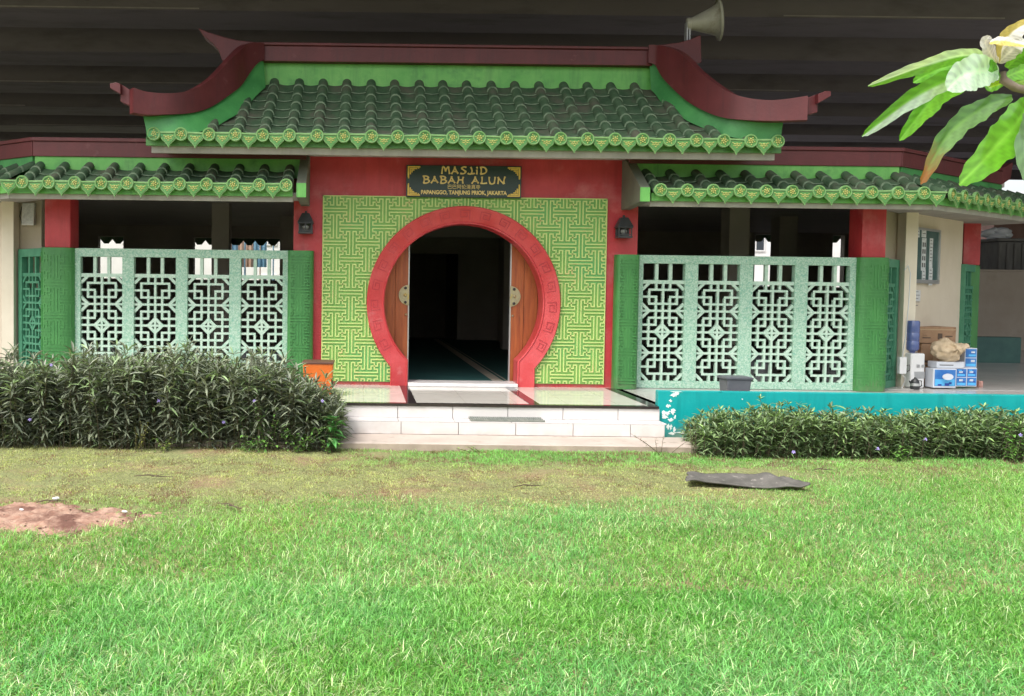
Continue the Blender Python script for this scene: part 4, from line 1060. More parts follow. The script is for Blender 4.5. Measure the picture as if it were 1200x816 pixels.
# ================================================================== THINGS ON AND AROUND THE BUILDING
# ---- sign
def loc_empty(name, label, cat, p, group=None): return empty(name, label, cat, group, tuple(p))
a, b = at(476.5, 193, 11.70), at(611, 233, 11.70)
SX0, SX1, SZ0, SZ1 = a.x, b.x, b.z + .008, a.z
sc_ = Vector(((SX0 + SX1) / 2, 11.72, (SZ0 + SZ1) / 2)); W_, H_ = SX1 - SX0, SZ1 - SZ0
sign = loc_empty('sign', 'dark green name board with gold lettering above the round gate', 'sign', sc_)
mb = MB(); mb.box(-W_ / 2, W_ / 2, 0, .05, -H_ / 2, H_ / 2); mb.build('board', M['signboard'], sign, bevel=.005)
mb = MB()
for x0, x1, z0, z1 in ((-W_ / 2 + .006, W_ / 2 - .006, H_ / 2 - .012, H_ / 2 - .006), (-W_ / 2 + .006, W_ / 2 - .006, -H_ / 2 + .006, -H_ / 2 + .012)): mb.box(x0, x1, -.003, .001, z0, z1)
mb.build('board_rim', M['darkmetal'], sign)
# brush-like capitals built from tapering strokes
GL = {
 'M': (1.25, [[(.08, 0), (.12, .5), (.22, .95)], [(.2, .98), (.45, .85), (.62, .35)], [(.6, .35), (.8, .8), (1.02, .98)], [(1.02, .98), (1.1, .5), (1.2, 0)]]),
 'A': (1.05, [[(.5, 1.02), (.3, .5), (.0, .0)], [(.42, .98), (.65, .5), (.95, .05)], [(.22, .38), (.5, .34), (.8, .32)]]),
 'S': (.9, [[(.85, .92), (.45, .98), (.15, .78)], [(.15, .8), (.45, .56), (.8, .35)], [(.8, .38), (.5, .06), (.0, .1)]]),
 'J': (.85, [[(.35, .98), (.55, .5), (.45, .12)], [(.5, .1), (.25, .0), (-.05, .12)], [(.45, .12), (.7, .05), (.9, .15)]]),
 'i': (.4, [[(.15, .62), (.2, .3), (.15, 0)], [(.12, .98), (.24, .86), (.28, .82)]]),
 'D': (1.0, [[(.15, .95), (.2, .5), (.12, .0)], [(.0, .9), (.6, .95), (.92, .6)], [(.92, .65), (.8, .2), (.1, .02)]]),
 'B': (1.0, [[(.15, .98), (.2, .5), (.12, .0)], [(.0, .95), (.5, 1.0), (.8, .78)], [(.8, .8), (.55, .55), (.2, .52)], [(.25, .52), (.7, .5), (.92, .26)], [(.92, .3), (.6, .02), (.1, .02)]]),
 'H': (1.05, [[(.2, 1.0), (.22, .5), (.05, .0)], [(.9, .95), (.8, .5), (.85, .0)], [(.2, .5), (.5, .52), (.85, .5)]]),
 'L': (.95, [[(.2, 1.0), (.22, .5), (.15, .08)], [(.0, .1), (.4, .03), (.9, .12)]]),
 'U': (1.05, [[(.12, .98), (.1, .5), (.25, .08)], [(.2, .1), (.5, -.03), (.82, .15)], [(.92, 1.0), (.86, .5), (.8, .05)]]),
 'N': (1.1, [[(.1, .0), (.16, .5), (.12, .98)], [(.1, .98), (.5, .45), (.95, .02)], [(.98, .0), (.94, .5), (1.1, 1.05)]]),
}
def brush(mb, text, cx, z0, h, wd, y=-.012, gap=.18, space=.7):
    adv = sum((GL[c][0] if c != ' ' else space) + gap for c in text) - gap; k = wd / adv; x = cx - wd / 2; m = 0
    for c in text:
        if c == ' ': x += (space + gap) * k; continue
        for st in GL[c][1]:
            pts = [Vector((x + p[0] * k, z0 + p[1] * h)) for p in st]
            qs = [pts[0] * (1 - t) ** 2 + (2 * pts[1] - (pts[0] + pts[2]) / 2) * 2 * t * (1 - t) + pts[2] * t * t for t in [i / 6 for i in range(7)]]
            for i in range(6):
                d = (qs[i + 1] - qs[i]).normalized(); nn = Vector((-d.y, d.x)); w0 = h * (.125 - .04 * abs(math.sin(PI * (i / 6)))); w1 = h * (.125 - .04 * abs(math.sin(PI * ((i + 1) / 6))))
                mb.prism([tuple(qs[i] - nn * w0 - d * .001), tuple(qs[i + 1] - nn * w1 + d * .001), tuple(qs[i + 1] + nn * w1 + d * .001), tuple(qs[i] + nn * w0 - d * .001)], y - .0003 * (m % 7), 0); m += 1
        x += (GL[c][0] + gap) * k
mb = MB(); brush(mb, 'MASJiD', .0, .100, .098, .62, gap=.22); mb.build('lettering', M['signgold'], sign, fix=False)
mb = MB(); brush(mb, 'BABAH ALUN', .0, -.028, .094, 1.12, gap=.16); mb.build('lettering', M['signgold'], sign, fix=False)
def text(body, size, x, z, m, parent, name='lettering', width=None, y=-.006, off=0, ext=.004, rot=(PI / 2, 0, 0)):
    c = bpy.data.curves.new('lettering', 'FONT'); c.body = body; c.size = size; c.extrude = ext; c.align_x = 'CENTER'; c.offset = off
    o = bpy.data.objects.new('tmp_text', c); COL.objects.link(o)
    dg = bpy.context.evaluated_depsgraph_get(); dg.update(); me = bpy.data.meshes.new_from_object(o.evaluated_get(dg))
    bpy.data.objects.remove(o); me.name = name
    xs = [v.co.x for v in me.vertices]
    k = (width / (max(xs) - min(xs))) if width and xs else 1
    for v in me.vertices: v.co.x *= k
    me.materials.clear(); me.materials.append(m)
    t = bpy.data.objects.new(name, me); COL.objects.link(t); t.parent = parent; t.location = (x, y, z); t.rotation_euler = rot
    return t
text('巴巴阿伦清真寺', .066, 0, -.098, M['signgold'], sign, width=.44)
text('PAPANGGO, TANJUNG PRIOK, JAKARTA', .074, 0, -.176, M['signgold'], sign, width=1.17, off=.0025)
for sx in (-1, 1):
    for sz in (-1, 1):
        mb = MB(); X = lambda x: sx * (W_ / 2 - .018 - x); Z = lambda z: sz * (H_ / 2 - .018 - z)
        for k, (x0, x1, z0, z1) in enumerate(((0, .17, 0, .018), (0, .02, .018, .15), (.025, .13, .024, .04), (.026, .045, .045, .11), (.05, .09, .045, .06), (.05, .065, .062, .085), (.14, .155, .022, .032), (.004, .02, .15, .165))):
            mb.box(min(X(x0), X(x1)), max(X(x0), X(x1)), -.008 - .0004 * k, .001, min(Z(z0), Z(z1)), max(Z(z0), Z(z1)))
        mb.build('corner_ornament', M['signgold2'], sign)
# ---- wall lanterns
lan = None
for px, py, lab in ((359, 262, 'black wall lantern on the red wall left of the round gate'), (728, 267, 'black wall lantern on the red wall right of the round gate')):
    p = at(px, py, 11.80)
    if lan is None:
        root = lan = loc_empty('wall_lantern', lab, 'lantern', (p.x, 11.80, p.z), 'lanterns beside the round gate')
        mb = MB(); mb.box(-.05, .05, -.02, 0, -.13, .10); mb.box(-.015, .015, -.10, -.02, .07, .10); mb.build('bracket', M['darkmetal'], root, bevel=.004)
        mb = MB(); mb.hexa([(-.11, -.21, -.02 + .02), (.11, -.21, .0), (.11, -.03, .0), (-.11, -.03, .0)], [(-.05, -.15, .13), (.05, -.15, .13), (.05, -.07, .13), (-.05, -.07, .13)]); mb.ball((0, -.11, .145), .02, 8); mb.box(-.105, .105, -.205, -.035, -.015, 0)
        mb.build('cap', M['darkmetal'], root, bevel=.004)
        mb = MB(); mb.lathe([(.025, -.10), (.042, -.07), (.045, -.05), (.03, -.03)], (0, -.115, 0), (0, 0, 1), 12); mb.build('bulb', M['glass'], root, smooth=True)
        mb = MB(); mb.box(-.098, .098, -.20, -.04, -.15, -.125)
        for x in (-.092, .078):
            for y in (-.196, -.058): mb.box(x, x + .014, y, y + .014, -.125, -.015)
        mb.box(-.006, .006, -.196, -.188, -.125, -.015); mb.box(-.078, .078, -.194, -.190, -.115, -.1); mb.box(-.078, .078, -.05, -.045, -.125, -.015)
        mb.build('cage', M['darkmetal'], root)
    else:
        c = copy_tree(lan); c.location = (p.x, 11.80, p.z); c['label'] = lab
# ---- horn loudspeaker on the ridge
p = at(806, 47, 12.2)
horn = loc_empty('horn_speaker', 'grey horn loudspeaker on the right end of the main roof ridge', 'loudspeaker', p)
ax = Vector((1, -.22, .10)).normalized(); o0 = Vector((.03, 0, .22))
mb = MB(); mb.lathe([(.08, -.02), (.085, .0), (.095, .05), (.125, .12), (.155, .20), (.185, .28), (.215, .34), (.255, .37)], o0, ax, 28, cap=False); mb.lathe([(.275, .36), (.285, .385), (.27, .395), (.255, .37)], o0, ax, 28, cap=False)
mb.build('bell', M['horn'], horn, smooth='auto', fix=False)
mb = MB(); mb.lathe([(.001, .28), (.03, .29), (.04, .20), (.02, .1)], o0, ax, 14, cap=False); mb.build('throat', M['horn'], horn, smooth=True, fix=False)
mb = MB(); mb.lathe([(.082, -.05), (.092, -.04), (.092, .0), (.08, .01)], o0, ax, 18); mb.build('driver', M['horn'], horn, smooth='auto')
mb = MB(); mb.box(-.035, -.015, -.05, .05, -.03, .24); mb.box(.0, .02, -.05, .05, -.03, .16); mb.box(-.035, .05, -.06, .06, -.04, -.02); mb.build('bracket', M['galv'], horn, bevel=.003)
# ---- grey fixture behind the left ridge
p = at(58, 163, 12.3); fx = loc_empty('roof_vent', 'small pale metal fixture behind the maroon wing ridge, far left', 'vent', (p.x, 12.3, 3.40))
mb = MB(); mb.lathe([(.17, 0), (.17, .28), (.22, .30), (.19, .36), (.10, .41), (.01, .42)], n=20); mb.build('cowl', M['galv'], fx, smooth='auto'); mb = MB()
for k in range(4): mb.lathe([(.174, .06 + .05 * k), (.182, .07 + .05 * k), (.174, .08 + .05 * k)], n=20, cap=False)
mb.build('louvre', M['galv'], fx, smooth=True)
# ---- small white wall speaker on the left pier
p = at(36, 252, 12.6); ws = loc_empty('wall_speaker', 'small white wall speaker on the cream pier at far left', 'speaker', (p.x, 12.62, p.z))
mb = MB(); mb.hexa([(-.09, -.14, -.16), (.09, -.14, -.16), (.07, 0, -.15), (-.07, 0, -.15)], [(-.09, -.11, .17), (.09, -.11, .17), (.07, 0, .15), (-.07, 0, .15)]); mb.build('cabinet', M['white'], ws, bevel=.006)
mb = MB(); mb.tube([(-.07, -.02, .12), (-.13, -.02, .12), (-.16, -.02, -.02), (-.13, -.02, -.14), (-.06, -.02, -.15)], .006, 6); mb.build('cable', M['darkmetal'], ws, smooth=True)
mb = MB(); mb.hexa([(-.075, -.142, -.14), (.075, -.142, -.14), (.075, -.135, -.14), (-.075, -.135, -.14)], [(-.075, -.117, .15), (.075, -.117, .15), (.075, -.11, .15), (-.075, -.11, .15)]); mb.build('speaker_grille', M['paper'], ws)
# ---- turquoise wall
tw = empty('parapet_wall', 'low turquoise painted wall with a peeled white left end', 'wall', None, (3.46, 9.95, 0))
mb = MB(); mb.box(0, 13, 0, .10, -.05, .575); mb.build('wall_body', M['teal'], tw, bevel=.006)
mb = MB(); rr = random.Random(4)
for px, py, sx, sy in ((793, 459, 7, 1.5), (789, 463, 4, 2.5), (793, 461, 3, 4), (786, 470, 2, 2), (783, 476, 2.5, 2), (781, 484, 5, 3.5), (789, 482, 3, 4), (779, 489, 4, 3), (786, 492, 3, 2), (783, 500, 2.5, 3), (790, 503, 2.2, 3), (777, 497, 2, 2), (788, 508, 4, 2), (800, 507, 9, 1.4), (786, 501, 2, 3.5), (791, 489, 1.5, 2.5), (845, 458.5, 2, .8), (1128, 461, 2, .8), (1163, 463, 1, .7), (870, 468, .8, .8)):
    pt_ = at(px, py, 9.95); n = 17
    poly = [(pt_.x - 3.46 + sx / 100 * rr.uniform(.35, 1.3) * math.cos(2 * PI * k / n), min(.572, pt_.z + sy / 100 * rr.uniform(.35, 1.3) * math.sin(2 * PI * k / n))) for k in range(n)]
    mb.prism(poly, -.002 - .0002 * len(mb.f) % .001, .001)
mb.build('peeled_patch', M['peel'], tw)
# ---- grey bucket behind the wall
p = at(863, 457, 10.4); bk = loc_empty('bucket', 'dark grey plastic bucket behind the turquoise wall, before the right lattice', 'bucket', (p.x, 10.45, FZ))
mb = MB()
def rbox(mb, w0, d0, w1, d1, z0, z1, mi=0, cap=True):
    mb.hexa([(-w0, -d0, z0), (w0, -d0, z0), (w0, d0, z0), (-w0, d0, z0)], [(-w1, -d1, z1), (w1, -d1, z1), (w1, d1, z1), (-w1, d1, z1)], mi)
rbox(mb, .125, .11, .15, .13, 0, .28); mb.build('tub', M['bin'], bk, bevel=.015)
mb = MB(); rbox(mb, .165, .14, .168, .143, .281, .305); rbox(mb, .155, .13, .15, .125, .305, .312); mb.build('lid_rim', M['bin'], bk, bevel=.006)
# ---- orange planter behind the left hedge
p = at(373, 460, 10.6); pl = loc_empty('planter_box', 'orange plastic box behind the right end of the tall hedge', 'box', (p.x, 10.6, FZ))
mb = MB(); rbox(mb, .165, .15, .185, .17, 0, .40); mb.build('box_body', M['orange'], pl, bevel=.012)
mb = MB(); rbox(mb, .195, .18, .195, .18, .40, .425); mb.build('box_rim', mat('brown_rim', (.10, .045, .03), .5, (.13, .06, .04), 5), pl, bevel=.005)
# ---- drain grate on the tread
a, b = at(551, 492, 9.75), at(637, 494, 9.75); gr = loc_empty('doormat', 'narrow grey-green grated mat lying on the white step', 'mat', ((a.x + b.x) / 2, 9.79, .235))
mb = MB(); w_ = (b.x - a.x) / 2
mb.box(-w_, w_, -.125, .10, 0, .008)
mb.build('mat_base', M['grate'], gr)
mb = MB(); k = -w_
while k < w_ - .01: mb.box(k, k + .012, -.125, .10, .008, .02); k += .026
for y in (-.128, -.02, .09): mb.box(-w_, w_, y, y + .012, .006, .0225)
mb.build('mat_ribs', M['grate'], gr)
# ---- rubber mat on the lawn
Y0 = 1.71 * F / (572 - 345); p = at(868, 566, Y0)
nx, ny = 60, 16; V = []; Fq = []
for j in range(ny + 1):
    for i in range(nx + 1):
        u, v = i / nx, j / ny; x = (u - .5) * .93 + (v - .5) * .10 * (1 - 2 * u) ; y = (v - .5) * .31 + .03 * math.sin(u * 5)
        z = .035 + .014 * math.sin(u * 6 + 1) * math.cos(v * 3) + .04 * math.exp(-((u - .83) / .10) ** 2) * (.4 + .6 * v) + .02 * math.exp(-((u - .06) / .08) ** 2) + .035 * math.exp(-((v - 1) / .35) ** 2) * (1 - u * .7) + (.03 * max(0, (u - .93) / .07))
        V.append((x + .012 * math.sin(v * 19) * (abs(u - .5) > .46), y, z))
for j in range(ny):
    for i in range(nx): a = j * (nx + 1) + i; Fq.append((a, a + 1, a + nx + 2, a + nx + 1))
mt = rawmesh('rubber_mat', np.array(V), np.array(Fq), None, M['rubber'], smooth=True); so = mt.modifiers.new('thickness', 'SOLIDIFY'); so.thickness = .014
mt.location = (p.x, Y0, .02); mt.rotation_euler = (0, 0, R(-6)); tag(mt, 'crumpled old grey rubber mat lying on the lawn', 'mat')
# ---- notice board on the right cream wall
fw = Frame((CX + 6.59, 12.47, 0), R(38)); 
def onwall(px, py):
    "point of the right cream wall seen at a pixel"
    d = at(px, py, 1.0 + EYE.y) - EYE; o, U = fw.o, fw.U
    # EYE.xy + d.xy*t = o + U*u
    M2 = Matrix(((d.x, -U.x), (d.y, -U.y))); s = M2.inverted() @ Vector((o.x - EYE.x, o.y - EYE.y)); return s[1], EYE.z + d.z * s[0]
u0, z1 = onwall(1068.5, 266); u1, z0 = onwall(1096, 333)
nb = loc_empty('notice_board', 'glazed notice board with papers on the cream wall at right', 'notice board', fw((u0 + u1) / 2, -.001, (z0 + z1) / 2)); nb.rotation_euler = (0, 0, R(38))
w_, h_ = (u1 - u0) / 2, (z1 - z0) / 2
mb = MB(); mb.box(-w_, w_, -.04, 0, -h_, h_); mb.build('board', M['notice'], nb)
mb = MB(); t = .035
for q in ((-w_, w_, h_ - t, h_), (-w_, w_, -h_, -h_ + t * 1.6), (-w_, -w_ + t, -h_ + t * 1.6, h_ - t), (w_ - t, w_, -h_ + t * 1.6, h_ - t)): mb.box(q[0], q[1], -.055, -.002, q[2], q[3])
mb.build('board_frame', M['alum'], nb, bevel=.003)
for k, (x, z, a_, b_) in enumerate(((-.12, .02, .12, .24), (.14, .05, .09, .22), (.15, -.30, .10, .13), (-.14, .34, .12, .07), (-.10, -.30, .09, .10), (-.34, .32, .06, .06))):
    mb = MB(); mb.box(w_ * x * 2.2 - a_ * .7, w_ * x * 2.2 + a_ * .7, -.0415 - .0008 * (k + 1), -.0402, z - b_, z + b_)
    if k == 0:
        for i in range(2):
            for j in range(4): mb.box(w_ * x * 2.2 - .06 + i * .075, w_ * x * 2.2 - .015 + i * .075, -.0445, -.042, z - .19 + j * .1, z - .125 + j * .1, 1)
    else:
        for j in range(int(b_ / .03)): mb.box(w_ * x * 2.2 - a_ * .5, w_ * x * 2.2 + a_ * (.5 if j % 3 else .2), -.0425 - .0008 * (k + 1), -.0415, z + b_ - .04 - j * .05, z + b_ - .03 - j * .05, 1)
    mb.build('paper', [M['paper'], M['greyblock']], nb)
u0, z1 = onwall(1068, 340); u1, z0 = onwall(1078, 353)
pa = loc_empty('paper_notice', 'small white paper notice taped below the notice board', 'notice', fw((u0 + u1) / 2, -.002, (z0 + z1) / 2)); pa.rotation_euler = (0, 0, R(38)); mb = MB(); w_, h_ = (u1 - u0) / 2, (z1 - z0) / 2
mb.box(-w_, w_, -.003, 0, -h_, h_); mb.build('sheet', M['white'], pa); mb = MB()
for j in range(5): mb.box(-w_ * .8, w_ * (.8 if j % 2 else .5), -.0045, -.0028, h_ * .75 - j * .05 - .008, h_ * .75 - j * .05)
mb.build('print', M['greyblock'], pa)
# ---- junction box with cable on the side lattice end
p = at(1053.5, 427, 12.3); jb = loc_empty('junction_box', 'white electrical box with a hanging cable by the right side lattice', 'electrical box', p)
mb = MB(); mb.box(-.05, .05, -.10, -.03, -.13, .11); mb.build('box_body', M['white'], jb, bevel=.006)
mb = MB(); mb.tube([(0, -.07, .11), (.03, -.08, .4), (.06, -.08, .9), (.07, -.08, 1.3), (.03, -.08, 1.42), (-.02, -.08, 1.35)], .008, 6); mb.tube([(0, -.07, -.13), (.06, -.07, -.2), (.01, -.07, -.34), (.08, -.07, -.45)], .007, 6); mb.build('cable', M['white'], jb, smooth=True)
mb = MB(); mb.tube([(.05, -.08, -.02), (.10, -.08, 0), (.10, -.08, -.08), (.04, -.08, -.12)], .006, 6); mb.build('plug_lead', M['darkmetal'], jb, smooth=True)
# ---- water dispenser with blue jug
Yd = 12.35; p0 = at(1074, 455, Yd); wd_ = loc_empty('water_dispenser', 'white water dispenser with a blue jug on top beside the cream wall', 'water dispenser', (p0.x, Yd, FZ)); wd_.location.x = at(1068.5, 440, Yd).x
mb = MB(); mb.box(-.10, .10, -.13, .13, 0, .50); mb.build('cabinet', M['white'], wd_, bevel=.02)
mb = MB(); mb.box(-.02, .02, -.145, -.13, .30, .34); mb.box(.05, .09, -.145, -.13, .30, .34); mb.box(-.05, .10, -.134, -.13, .14, .24); mb.build('tap', M['galv'], wd_, bevel=.003)
mb = MB(); mb.lathe([(.03, .49), (.04, .52), (.075, .54), (.085, .56), (.085, .66), (.080, .67), (.085, .68), (.085, .78), (.080, .79), (.085, .80), (.085, .94), (.075, .965), (.02, .97)], (-.005, 0, 0), n=22); mb.build('jug', M['jug'], wd_, smooth='auto')
p = at(1072, 456, 12.1); kt = loc_empty('kettle', 'small black kettle on the floor before the water dispenser', 'kettle', (p.x, 12.1, FZ))
mb = MB(); mb.lathe([(.055, 0), (.062, .02), (.055, .10), (.045, .13), (.02, .15), (.012, .17)], n=18); mb.build('kettle_body', M['darkmetal'], kt, smooth='auto')
mb = MB(); mb.tube([(.05, 0, .12), (.09, 0, .12), (.095, 0, .05), (.055, 0, .03)], .008, 6); mb.tube([(-.05, 0, .08), (-.085, 0, .12)], [.014, .008], 6); mb.build('handle', M['darkmetal'], kt, smooth=True)
mb = MB(); mb.lathe([(.0585, .035), (.0605, .06), (.058, .085)], n=18, cap=False); mb.build('steel_band', M['alum'], kt, smooth=True)
# ---- cardboard boxes and cartons
def carton(name, label, px0, px1, ytop, ybot, Y, depth, mats, stripes, group=None, rz=0, cat='box'):
    a, b = at(px0, ytop, Y), at(px1, ybot, Y)
    root = loc_empty(name, label, cat, ((a.x + b.x) / 2, Y + depth / 2, b.z), group); root.rotation_euler = (0, 0, rz); w, h = (b.x - a.x) / 2, a.z - b.z
    mb = MB(); mb.box(-w, w, -depth / 2, depth / 2, 0, h); mb.build('carton_body', mats[0], root, bevel=.006)
    for si, (nm, m, rects) in enumerate(stripes):
        mb = MB()
        for k, (x0, x1, z0, z1) in enumerate(rects): mb.box(-w + 2 * w * x0, -w + 2 * w * x1, -depth / 2 - .0025 - .0022 * si - .0002 * k, -depth / 2 + .001, h * z0, h * z1)
        mb.build(nm, m, root)
    return root, w, h
yb = lambda Y: 347.8 + 1.31 * F / Y
carton('cardboard_box', 'brown cardboard box at the bottom of the stack by the water dispenser', 1080, 1113, 403, yb(12.6), 12.6, .4, [M['card']], [('tape', M['tape'], [(.4, .52, 0, 1)]), ('print', M['twig'], [(.1, .35, .55, .6), (.1, .28, .47, .5), (.62, .9, .7, .74)])], 'stacked cardboard boxes')
carton('cardboard_box', 'wide brown cardboard box on top of the stack by the water dispenser', 1078, 1120, 383, 402.7, 12.6, .4, [M['card']], [('tape', M['tape'], [(.0, 1, .80, .86)]), ('print', M['twig'], [(.08, .3, .3, .36), (.5, .62, .25, .6), (.7, .9, .4, .46)])], 'stacked cardboard boxes')
dots = [(.20, .36, .12, .2), (.5, .7, .12, .25), (.68, .80, .2, .3)]
r0, w, h = carton('blue_carton', 'front blue and white bottled-water carton with a pale oval mark, below the beige sack', 1094, 1120, 432, 455, 12.15, .18, [M['cwhite']],
       [('print', M['blue'], [(.06, .97, .10, .94)]), ('print', M['cyan'], [(.08, .93, .12, .45)]), ('print', M['navy'], dots)], 'blue and white cartons')
mb = MB(); mb.prism([(-.0 + .075 * math.cos(2 * PI * k / 20), h * .60 + .045 * math.sin(2 * PI * k / 20)) for k in range(20)], -.164, -.150); mb.build('oval_mark', M['cwhite'], r0)
for k, (x0, x1) in enumerate(((1120.5, 1132.5), (1133, 1144.5))):
    carton('blue_carton', ['narrow blue-printed carton between the oval-marked carton and the last one', 'right-hand blue-printed carton at the bottom of the pile'][k], x0, x1, 431.5, 453.3, 12.22 + .04 * k, .18, [M['cwhite']],
           [('print', M['blue'], [(.06, .94, .05, .48), (.06, .94, .52, .95)]), ('print', M['cyan'], [(.12, .88, .08, .20), (.12, .80, .58, .68), (.2, .5, .86, .91)]), ('print', M['cwhite'], [(.3, .62, .29, .40), (.26, .6, .75, .83)]), ('print', M['navy'], [(.62, .8, .24, .30), (.6, .82, .72, .77)])], 'blue and white cartons')
carton('blue_carton', 'upper blue-printed carton leaning behind the beige sack', 1131, 1144.5, 408, 431.2, 12.32, .2, [M['cwhite']],
       [('print', M['blue'], [(.06, .94, .05, .48), (.06, .94, .52, .95)]), ('print', M['cyan'], [(.12, .88, .08, .20), (.3, .88, .58, .68)]), ('print', M['cwhite'], [(.5, .8, .29, .40), (.5, .8, .75, .83)])], 'blue and white cartons')
carton('white_carton', 'flat white box under the beige sack', 1098, 1130, 424, 431.8, 12.2, .2, [M['cwhite']], [('print', M['greyblock'], [(.1, .6, .4, .55)])])
# crumpled sack
a, b = at(1097, 393, 12.1), at(1147, 431, 12.1)
outl = [(1098, 408), (1103, 402), (1110, 397), (1117, 393), (1122, 397), (1127, 401), (1134, 404), (1141, 402), (1148, 402.5), (1147, 407), (1140, 412), (1135, 419), (1132, 426), (1127, 430), (1120, 430), (1108, 426), (1101, 421), (1097, 414)]
P2 = [(at(x, y, 12.1).x, at(x, y, 12.1).z) for x, y in outl]; cx_, cz_ = sum(p[0] for p in P2) / len(P2), sum(p[1] for p in P2) / len(P2)
mb = MB(); rows = []; rr = random.Random(2)
for k in range(9):
    th = -PI / 2 + PI * k / 8; s_ = .86 * max(math.cos(th), .02); rows.append([mb.pt(((x - cx_) * s_ * (1 + .05 * math.sin(i * 2.3 + k)), .17 * math.sin(th) * (1 + .18 * math.sin(i * 1.9 + k * 1.3)), (z - cz_) * s_ * (1 + .05 * math.sin(i * 3.1 + k * 2)))) for i, (x, z) in enumerate(P2)])
nP = len(P2)
for k in range(8):
    for i in range(nP): mb.face([rows[k][i], rows[k][(i + 1) % nP], rows[k + 1][(i + 1) % nP], rows[k + 1][i]])
sk = mb.build('sack', M['sack'], smooth=True); sd = sk.modifiers.new('s', 'SUBSURF'); sd.levels = 2; sd.render_levels = 2
tx = bpy.data.textures.new('folds', 'CLOUDS'); tx.noise_scale = .06; dm = sk.modifiers.new('d', 'DISPLACE'); dm.texture = tx; dm.strength = .075; dm.mid_level = .5
sk.location = (cx_, 12.28, cz_ + .0); tag(sk, 'crumpled beige cloth sack lying on the blue cartons', 'sack')
p = at(1147, 449, 12.5); mb = MB(); mb.box(-.03, .03, -.05, .05, 0, .09); mb.box(-.02, .02, -.06, -.05, .02, .07)
o = mb.build('small_box', mat('pink_box', (.45, .22, .18), .6, (.5, .3, .25), 20), bevel=.005); o.location = (p.x, 12.5, FZ); tag(o, 'tiny pinkish box on the floor right of the blue cartons', 'box')

# ================================================================== RIGHT YARD AND STREET BEHIND
mb = MB(); mb.box(0, 18, 0, .25, -.4, 1.97); mb.box(0, 18, -.03, .28, 1.97, 2.02)
o = mb.build('compound_wall', M['tan'], bevel=.01); o.location = (14.9, 21.5, .396); tag(o, 'plain tan wall behind the yard at far right', 'wall')
mb = MB(); mb.box(0, 1.05, 0, .3, 0, .52); o = mb.build('concrete_plinth', mat('dark_green_plinth', (.03, .09, .08), .5, (.045, .12, .10), 4), bevel=.01)
p = at(1147, 405, 17); o.location = (p.x - .05, 17.2, .397); tag(o, 'low dark green plinth beside the end column', 'plinth')
wt = empty('water_tank', 'weathered dark grey tank standing above the tan wall', 'tank', None, (17.6, 24.0, 0))
mb = MB(); mb.box(-.3, .75, -.6, .6, 0, 3.24)
for k in range(5): mb.box(-.3 + .21 * k, -.22 + .21 * k, -.64, -.6, 2.2, 3.2)
mb.build('tank_body', M['greyblock'], wt, bevel=.02); mb = MB(); mb.box(-.4, .85, -.7, .7, 3.245, 3.33); mb.build('tank_lid', M['greyblock'], wt, bevel=.02)
o = MB(); 
for k in range(14): o.ball((random.uniform(-.5, .5), random.uniform(-.2, .2), random.uniform(0, .25)), random.uniform(.08, .2), 7, 0, (1.3, 1, .7))
o = o.build('cloth_heap', M['cwhite'], smooth=True); p = at(1172, 281, 24); o.location = (p.x, 24, 3.35); tag(o, 'white cloths heaped on the grey tank', 'cloth')
def house(name, label, x, y, w, d, h, wall, roof, rh, nwin, seed=0, zf=0):
    r = random.Random(seed); root = empty(name, label, 'house', 'houses on the street behind', (x, y, 0))
    mb = MB(); mb.box(-w / 2, w / 2, 0, d, 0, h); mb.build('wall', wall, root)
    mb = MB(); mb.prismx([(-.5, h + .001), (d + .5, h + .001), (d / 2, h + rh)], -w / 2 - .3, w / 2 + .3); mb.build('roof', roof, root)
    for k in range(nwin):
        wx = -w / 2 + w * (k + .5) / nwin
        for zz in ([1.2, 4.1] if h > 5 else [1.3]):
            mb = MB(); mb.box(wx - .45, wx + .45, -.04, .02, zz, zz + 1.2); wn = mb.build('window', M['window'], root)
            mb = MB()
            for q in ((-.5, .5, zz + 1.2, zz + 1.27), (-.5, .5, zz - .07, zz), (-.5, -.44, zz, zz + 1.2), (.44, .5, zz, zz + 1.2), (-.03, .03, zz, zz + 1.2)): mb.box(wx + q[0], wx + q[1], -.06, .0, q[2], q[3])
            mb.build('frame', M['white'], wn)
    return root
house('house', 'two-storey white house seen through the left back openings', -10, 46, 17, 8, 6.2, M['housewhite'], M['roofgrey'], 1.6, 7, 1)
house('house', 'low white house behind the hall, straight behind the gate', 3.5, 45, 6, 8, 5.6, M['housewhite'], M['roofgrey'], 1.4, 3, 4)
house('house', 'long white house seen through the right back openings', 21, 46, 14, 8, 6.5, M['housewhite'], M['roofgrey'], 1.6, 5, 5)
for px, wd0, m_, lab in ((270, .34, 'houseblue', 'blue sheet hanging in the street, seen through the left back opening'), (288, .34, 'housepeach', 'peach sheet hanging in the street between two blue ones'), (304, .32, 'houseblue', 'blue sheet nearest the gate, hanging in the street behind')):
    p = at(px, 292, 38); mb = MB(); N_ = 12; f_ = []
    for k in range(N_ + 1):
        x = (k / N_ - .5) * 2 * wd0; y = .05 * math.sin(k * 1.7); f_.append([mb.pt((x, y, 0)), mb.pt((x, y * .3, 1.3))])
    for k in range(N_): mb.face([f_[k][0], f_[k + 1][0], f_[k + 1][1], f_[k][1]])
    mb.tube([(-wd0 - .3, 0, 1.3), (wd0 + .3, 0, 1.3)], .015, 5)
    for x in (-wd0 - .3, wd0 + .3): mb.tube([(x, 0, -p.z + .8), (x, 0, 1.35)], .03, 6)
    o = mb.build('hanging_sheet', M[m_]); o.location = (p.x, 38, p.z - .8); tag(o, lab, 'cloth', 'sheets hanging in the street')
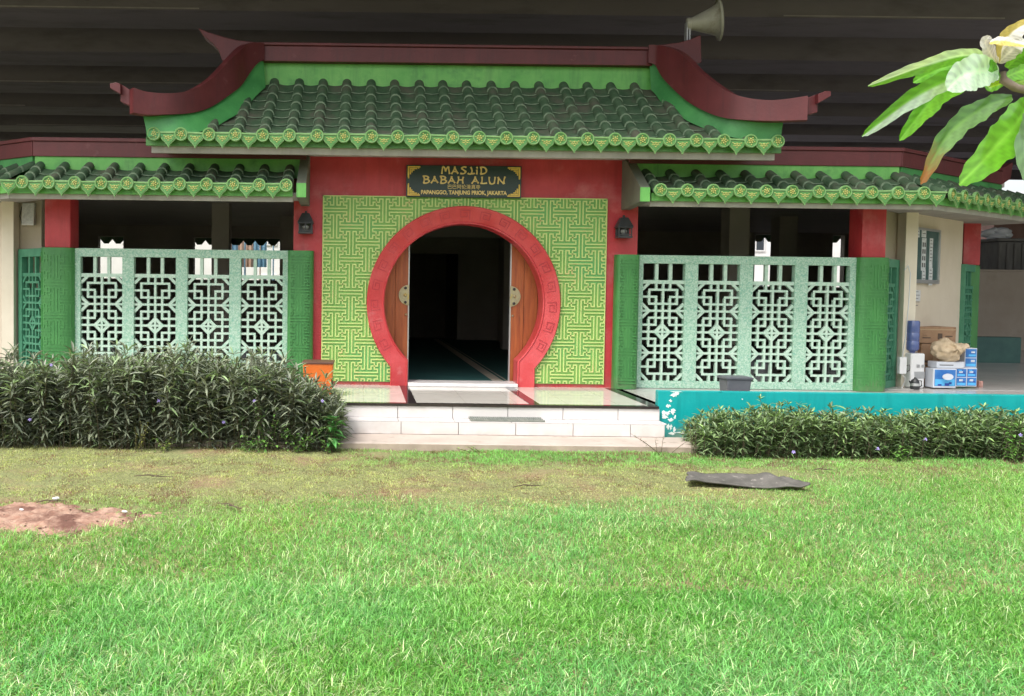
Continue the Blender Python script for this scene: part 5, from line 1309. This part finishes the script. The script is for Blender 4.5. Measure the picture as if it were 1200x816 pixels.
house('house', 'pinkish clad house behind the tan wall', 29.2, 34, 8.5, 8, 4.75, M['brick'], M['greyblock'], .8, 3, 6)
house('house', 'house with a pale grey sheet roof at the far right', 37, 38, 12, 8, 5.6, M['cwhite'], M['roofgrey'], 1.3, 4, 7)
# ================================================================== OVERPASS
ov = empty('overpass', 'dark concrete overpass deck and girders above the mosque', 'overpass', None, (0, 21, 0))
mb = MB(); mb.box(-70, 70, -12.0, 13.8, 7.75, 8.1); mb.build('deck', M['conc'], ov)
g0 = None
for k in range(9):
    if g0 is None:
        mb = MB(); T = [(-.55, 6.5), (.55, 6.5), (.62, 7.75), (-.62, 7.75)]
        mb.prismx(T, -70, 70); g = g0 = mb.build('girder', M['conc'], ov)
        mb = MB()
        for x in range(-66, 70, 16): mb.box(x, x + random.uniform(3, 7), -.562, -.552, 6.52, 6.54)
        mb.build('pale_joint', M['concline'], g)
        g.location.y = -10.9
    else:
        g = copy_tree(g0, ov); g.location.y = -10.9 + 2.7 * k
        for ch in g.children: ch.location.x = 2.3 * k % 5 * 2
mb = MB(); mb.box(-70, 70, -12.15, -12.0, 7.5, 9.0); mb.box(-70, 70, 13.8, 13.95, 6.5, 9.0); mb.build('barrier', M['conc'], ov)
for x in (-34, 36):
    mb = MB(); mb.box(x - .9, x + .9, -7, 7.5, 0, 5.6); mb.box(x - 1.1, x + 1.1, -11.5, 10, 5.6, 6.54); mb.build('pier', M['conc'], ov, bevel=.05)

# ================================================================== LIGHT
w = bpy.data.worlds.new('World'); S.world = w; w.use_nodes = True; nt = w.node_tree; n = nt.nodes; l = nt.links
sky = n.new('ShaderNodeTexSky'); sky.sky_type = 'NISHITA'; sky.sun_disc = False
SE, SA = 56, 226      # elevation, compass angle of the sun measured clockwise from +Y
sky.sun_elevation = R(SE); sky.sun_rotation = R(SA); sky.dust_density = 4; sky.air_density = 1.2; sky.ozone_density = 1
hs = n.new('ShaderNodeHueSaturation'); hs.inputs['Saturation'].default_value = .32; hs.inputs['Value'].default_value = 1
l.new(sky.outputs['Color'], hs.inputs['Color']); l.new(hs.outputs['Color'], n['Background'].inputs['Color']); n['Background'].inputs['Strength'].default_value = .15
sl = bpy.data.lights.new('sun', 'SUN'); sl.energy = 1.5; sl.angle = R(14); sl.color = (1, .96, .90); so = bpy.data.objects.new('sun', sl); COL.objects.link(so)
dirv = Vector((math.sin(R(SA)) * math.cos(R(SE)), math.cos(R(SA)) * math.cos(R(SE)), math.sin(R(SE))))
so.rotation_euler = (-dirv).to_track_quat('-Z', 'Y').to_euler()
S.view_settings.view_transform = 'Standard'; S.view_settings.look = 'None'; S.view_settings.gamma = 1; S.view_settings.use_curve_mapping = False
S.view_settings.exposure = 1.05
S.render.resolution_x = 1024; S.render.resolution_y = 696
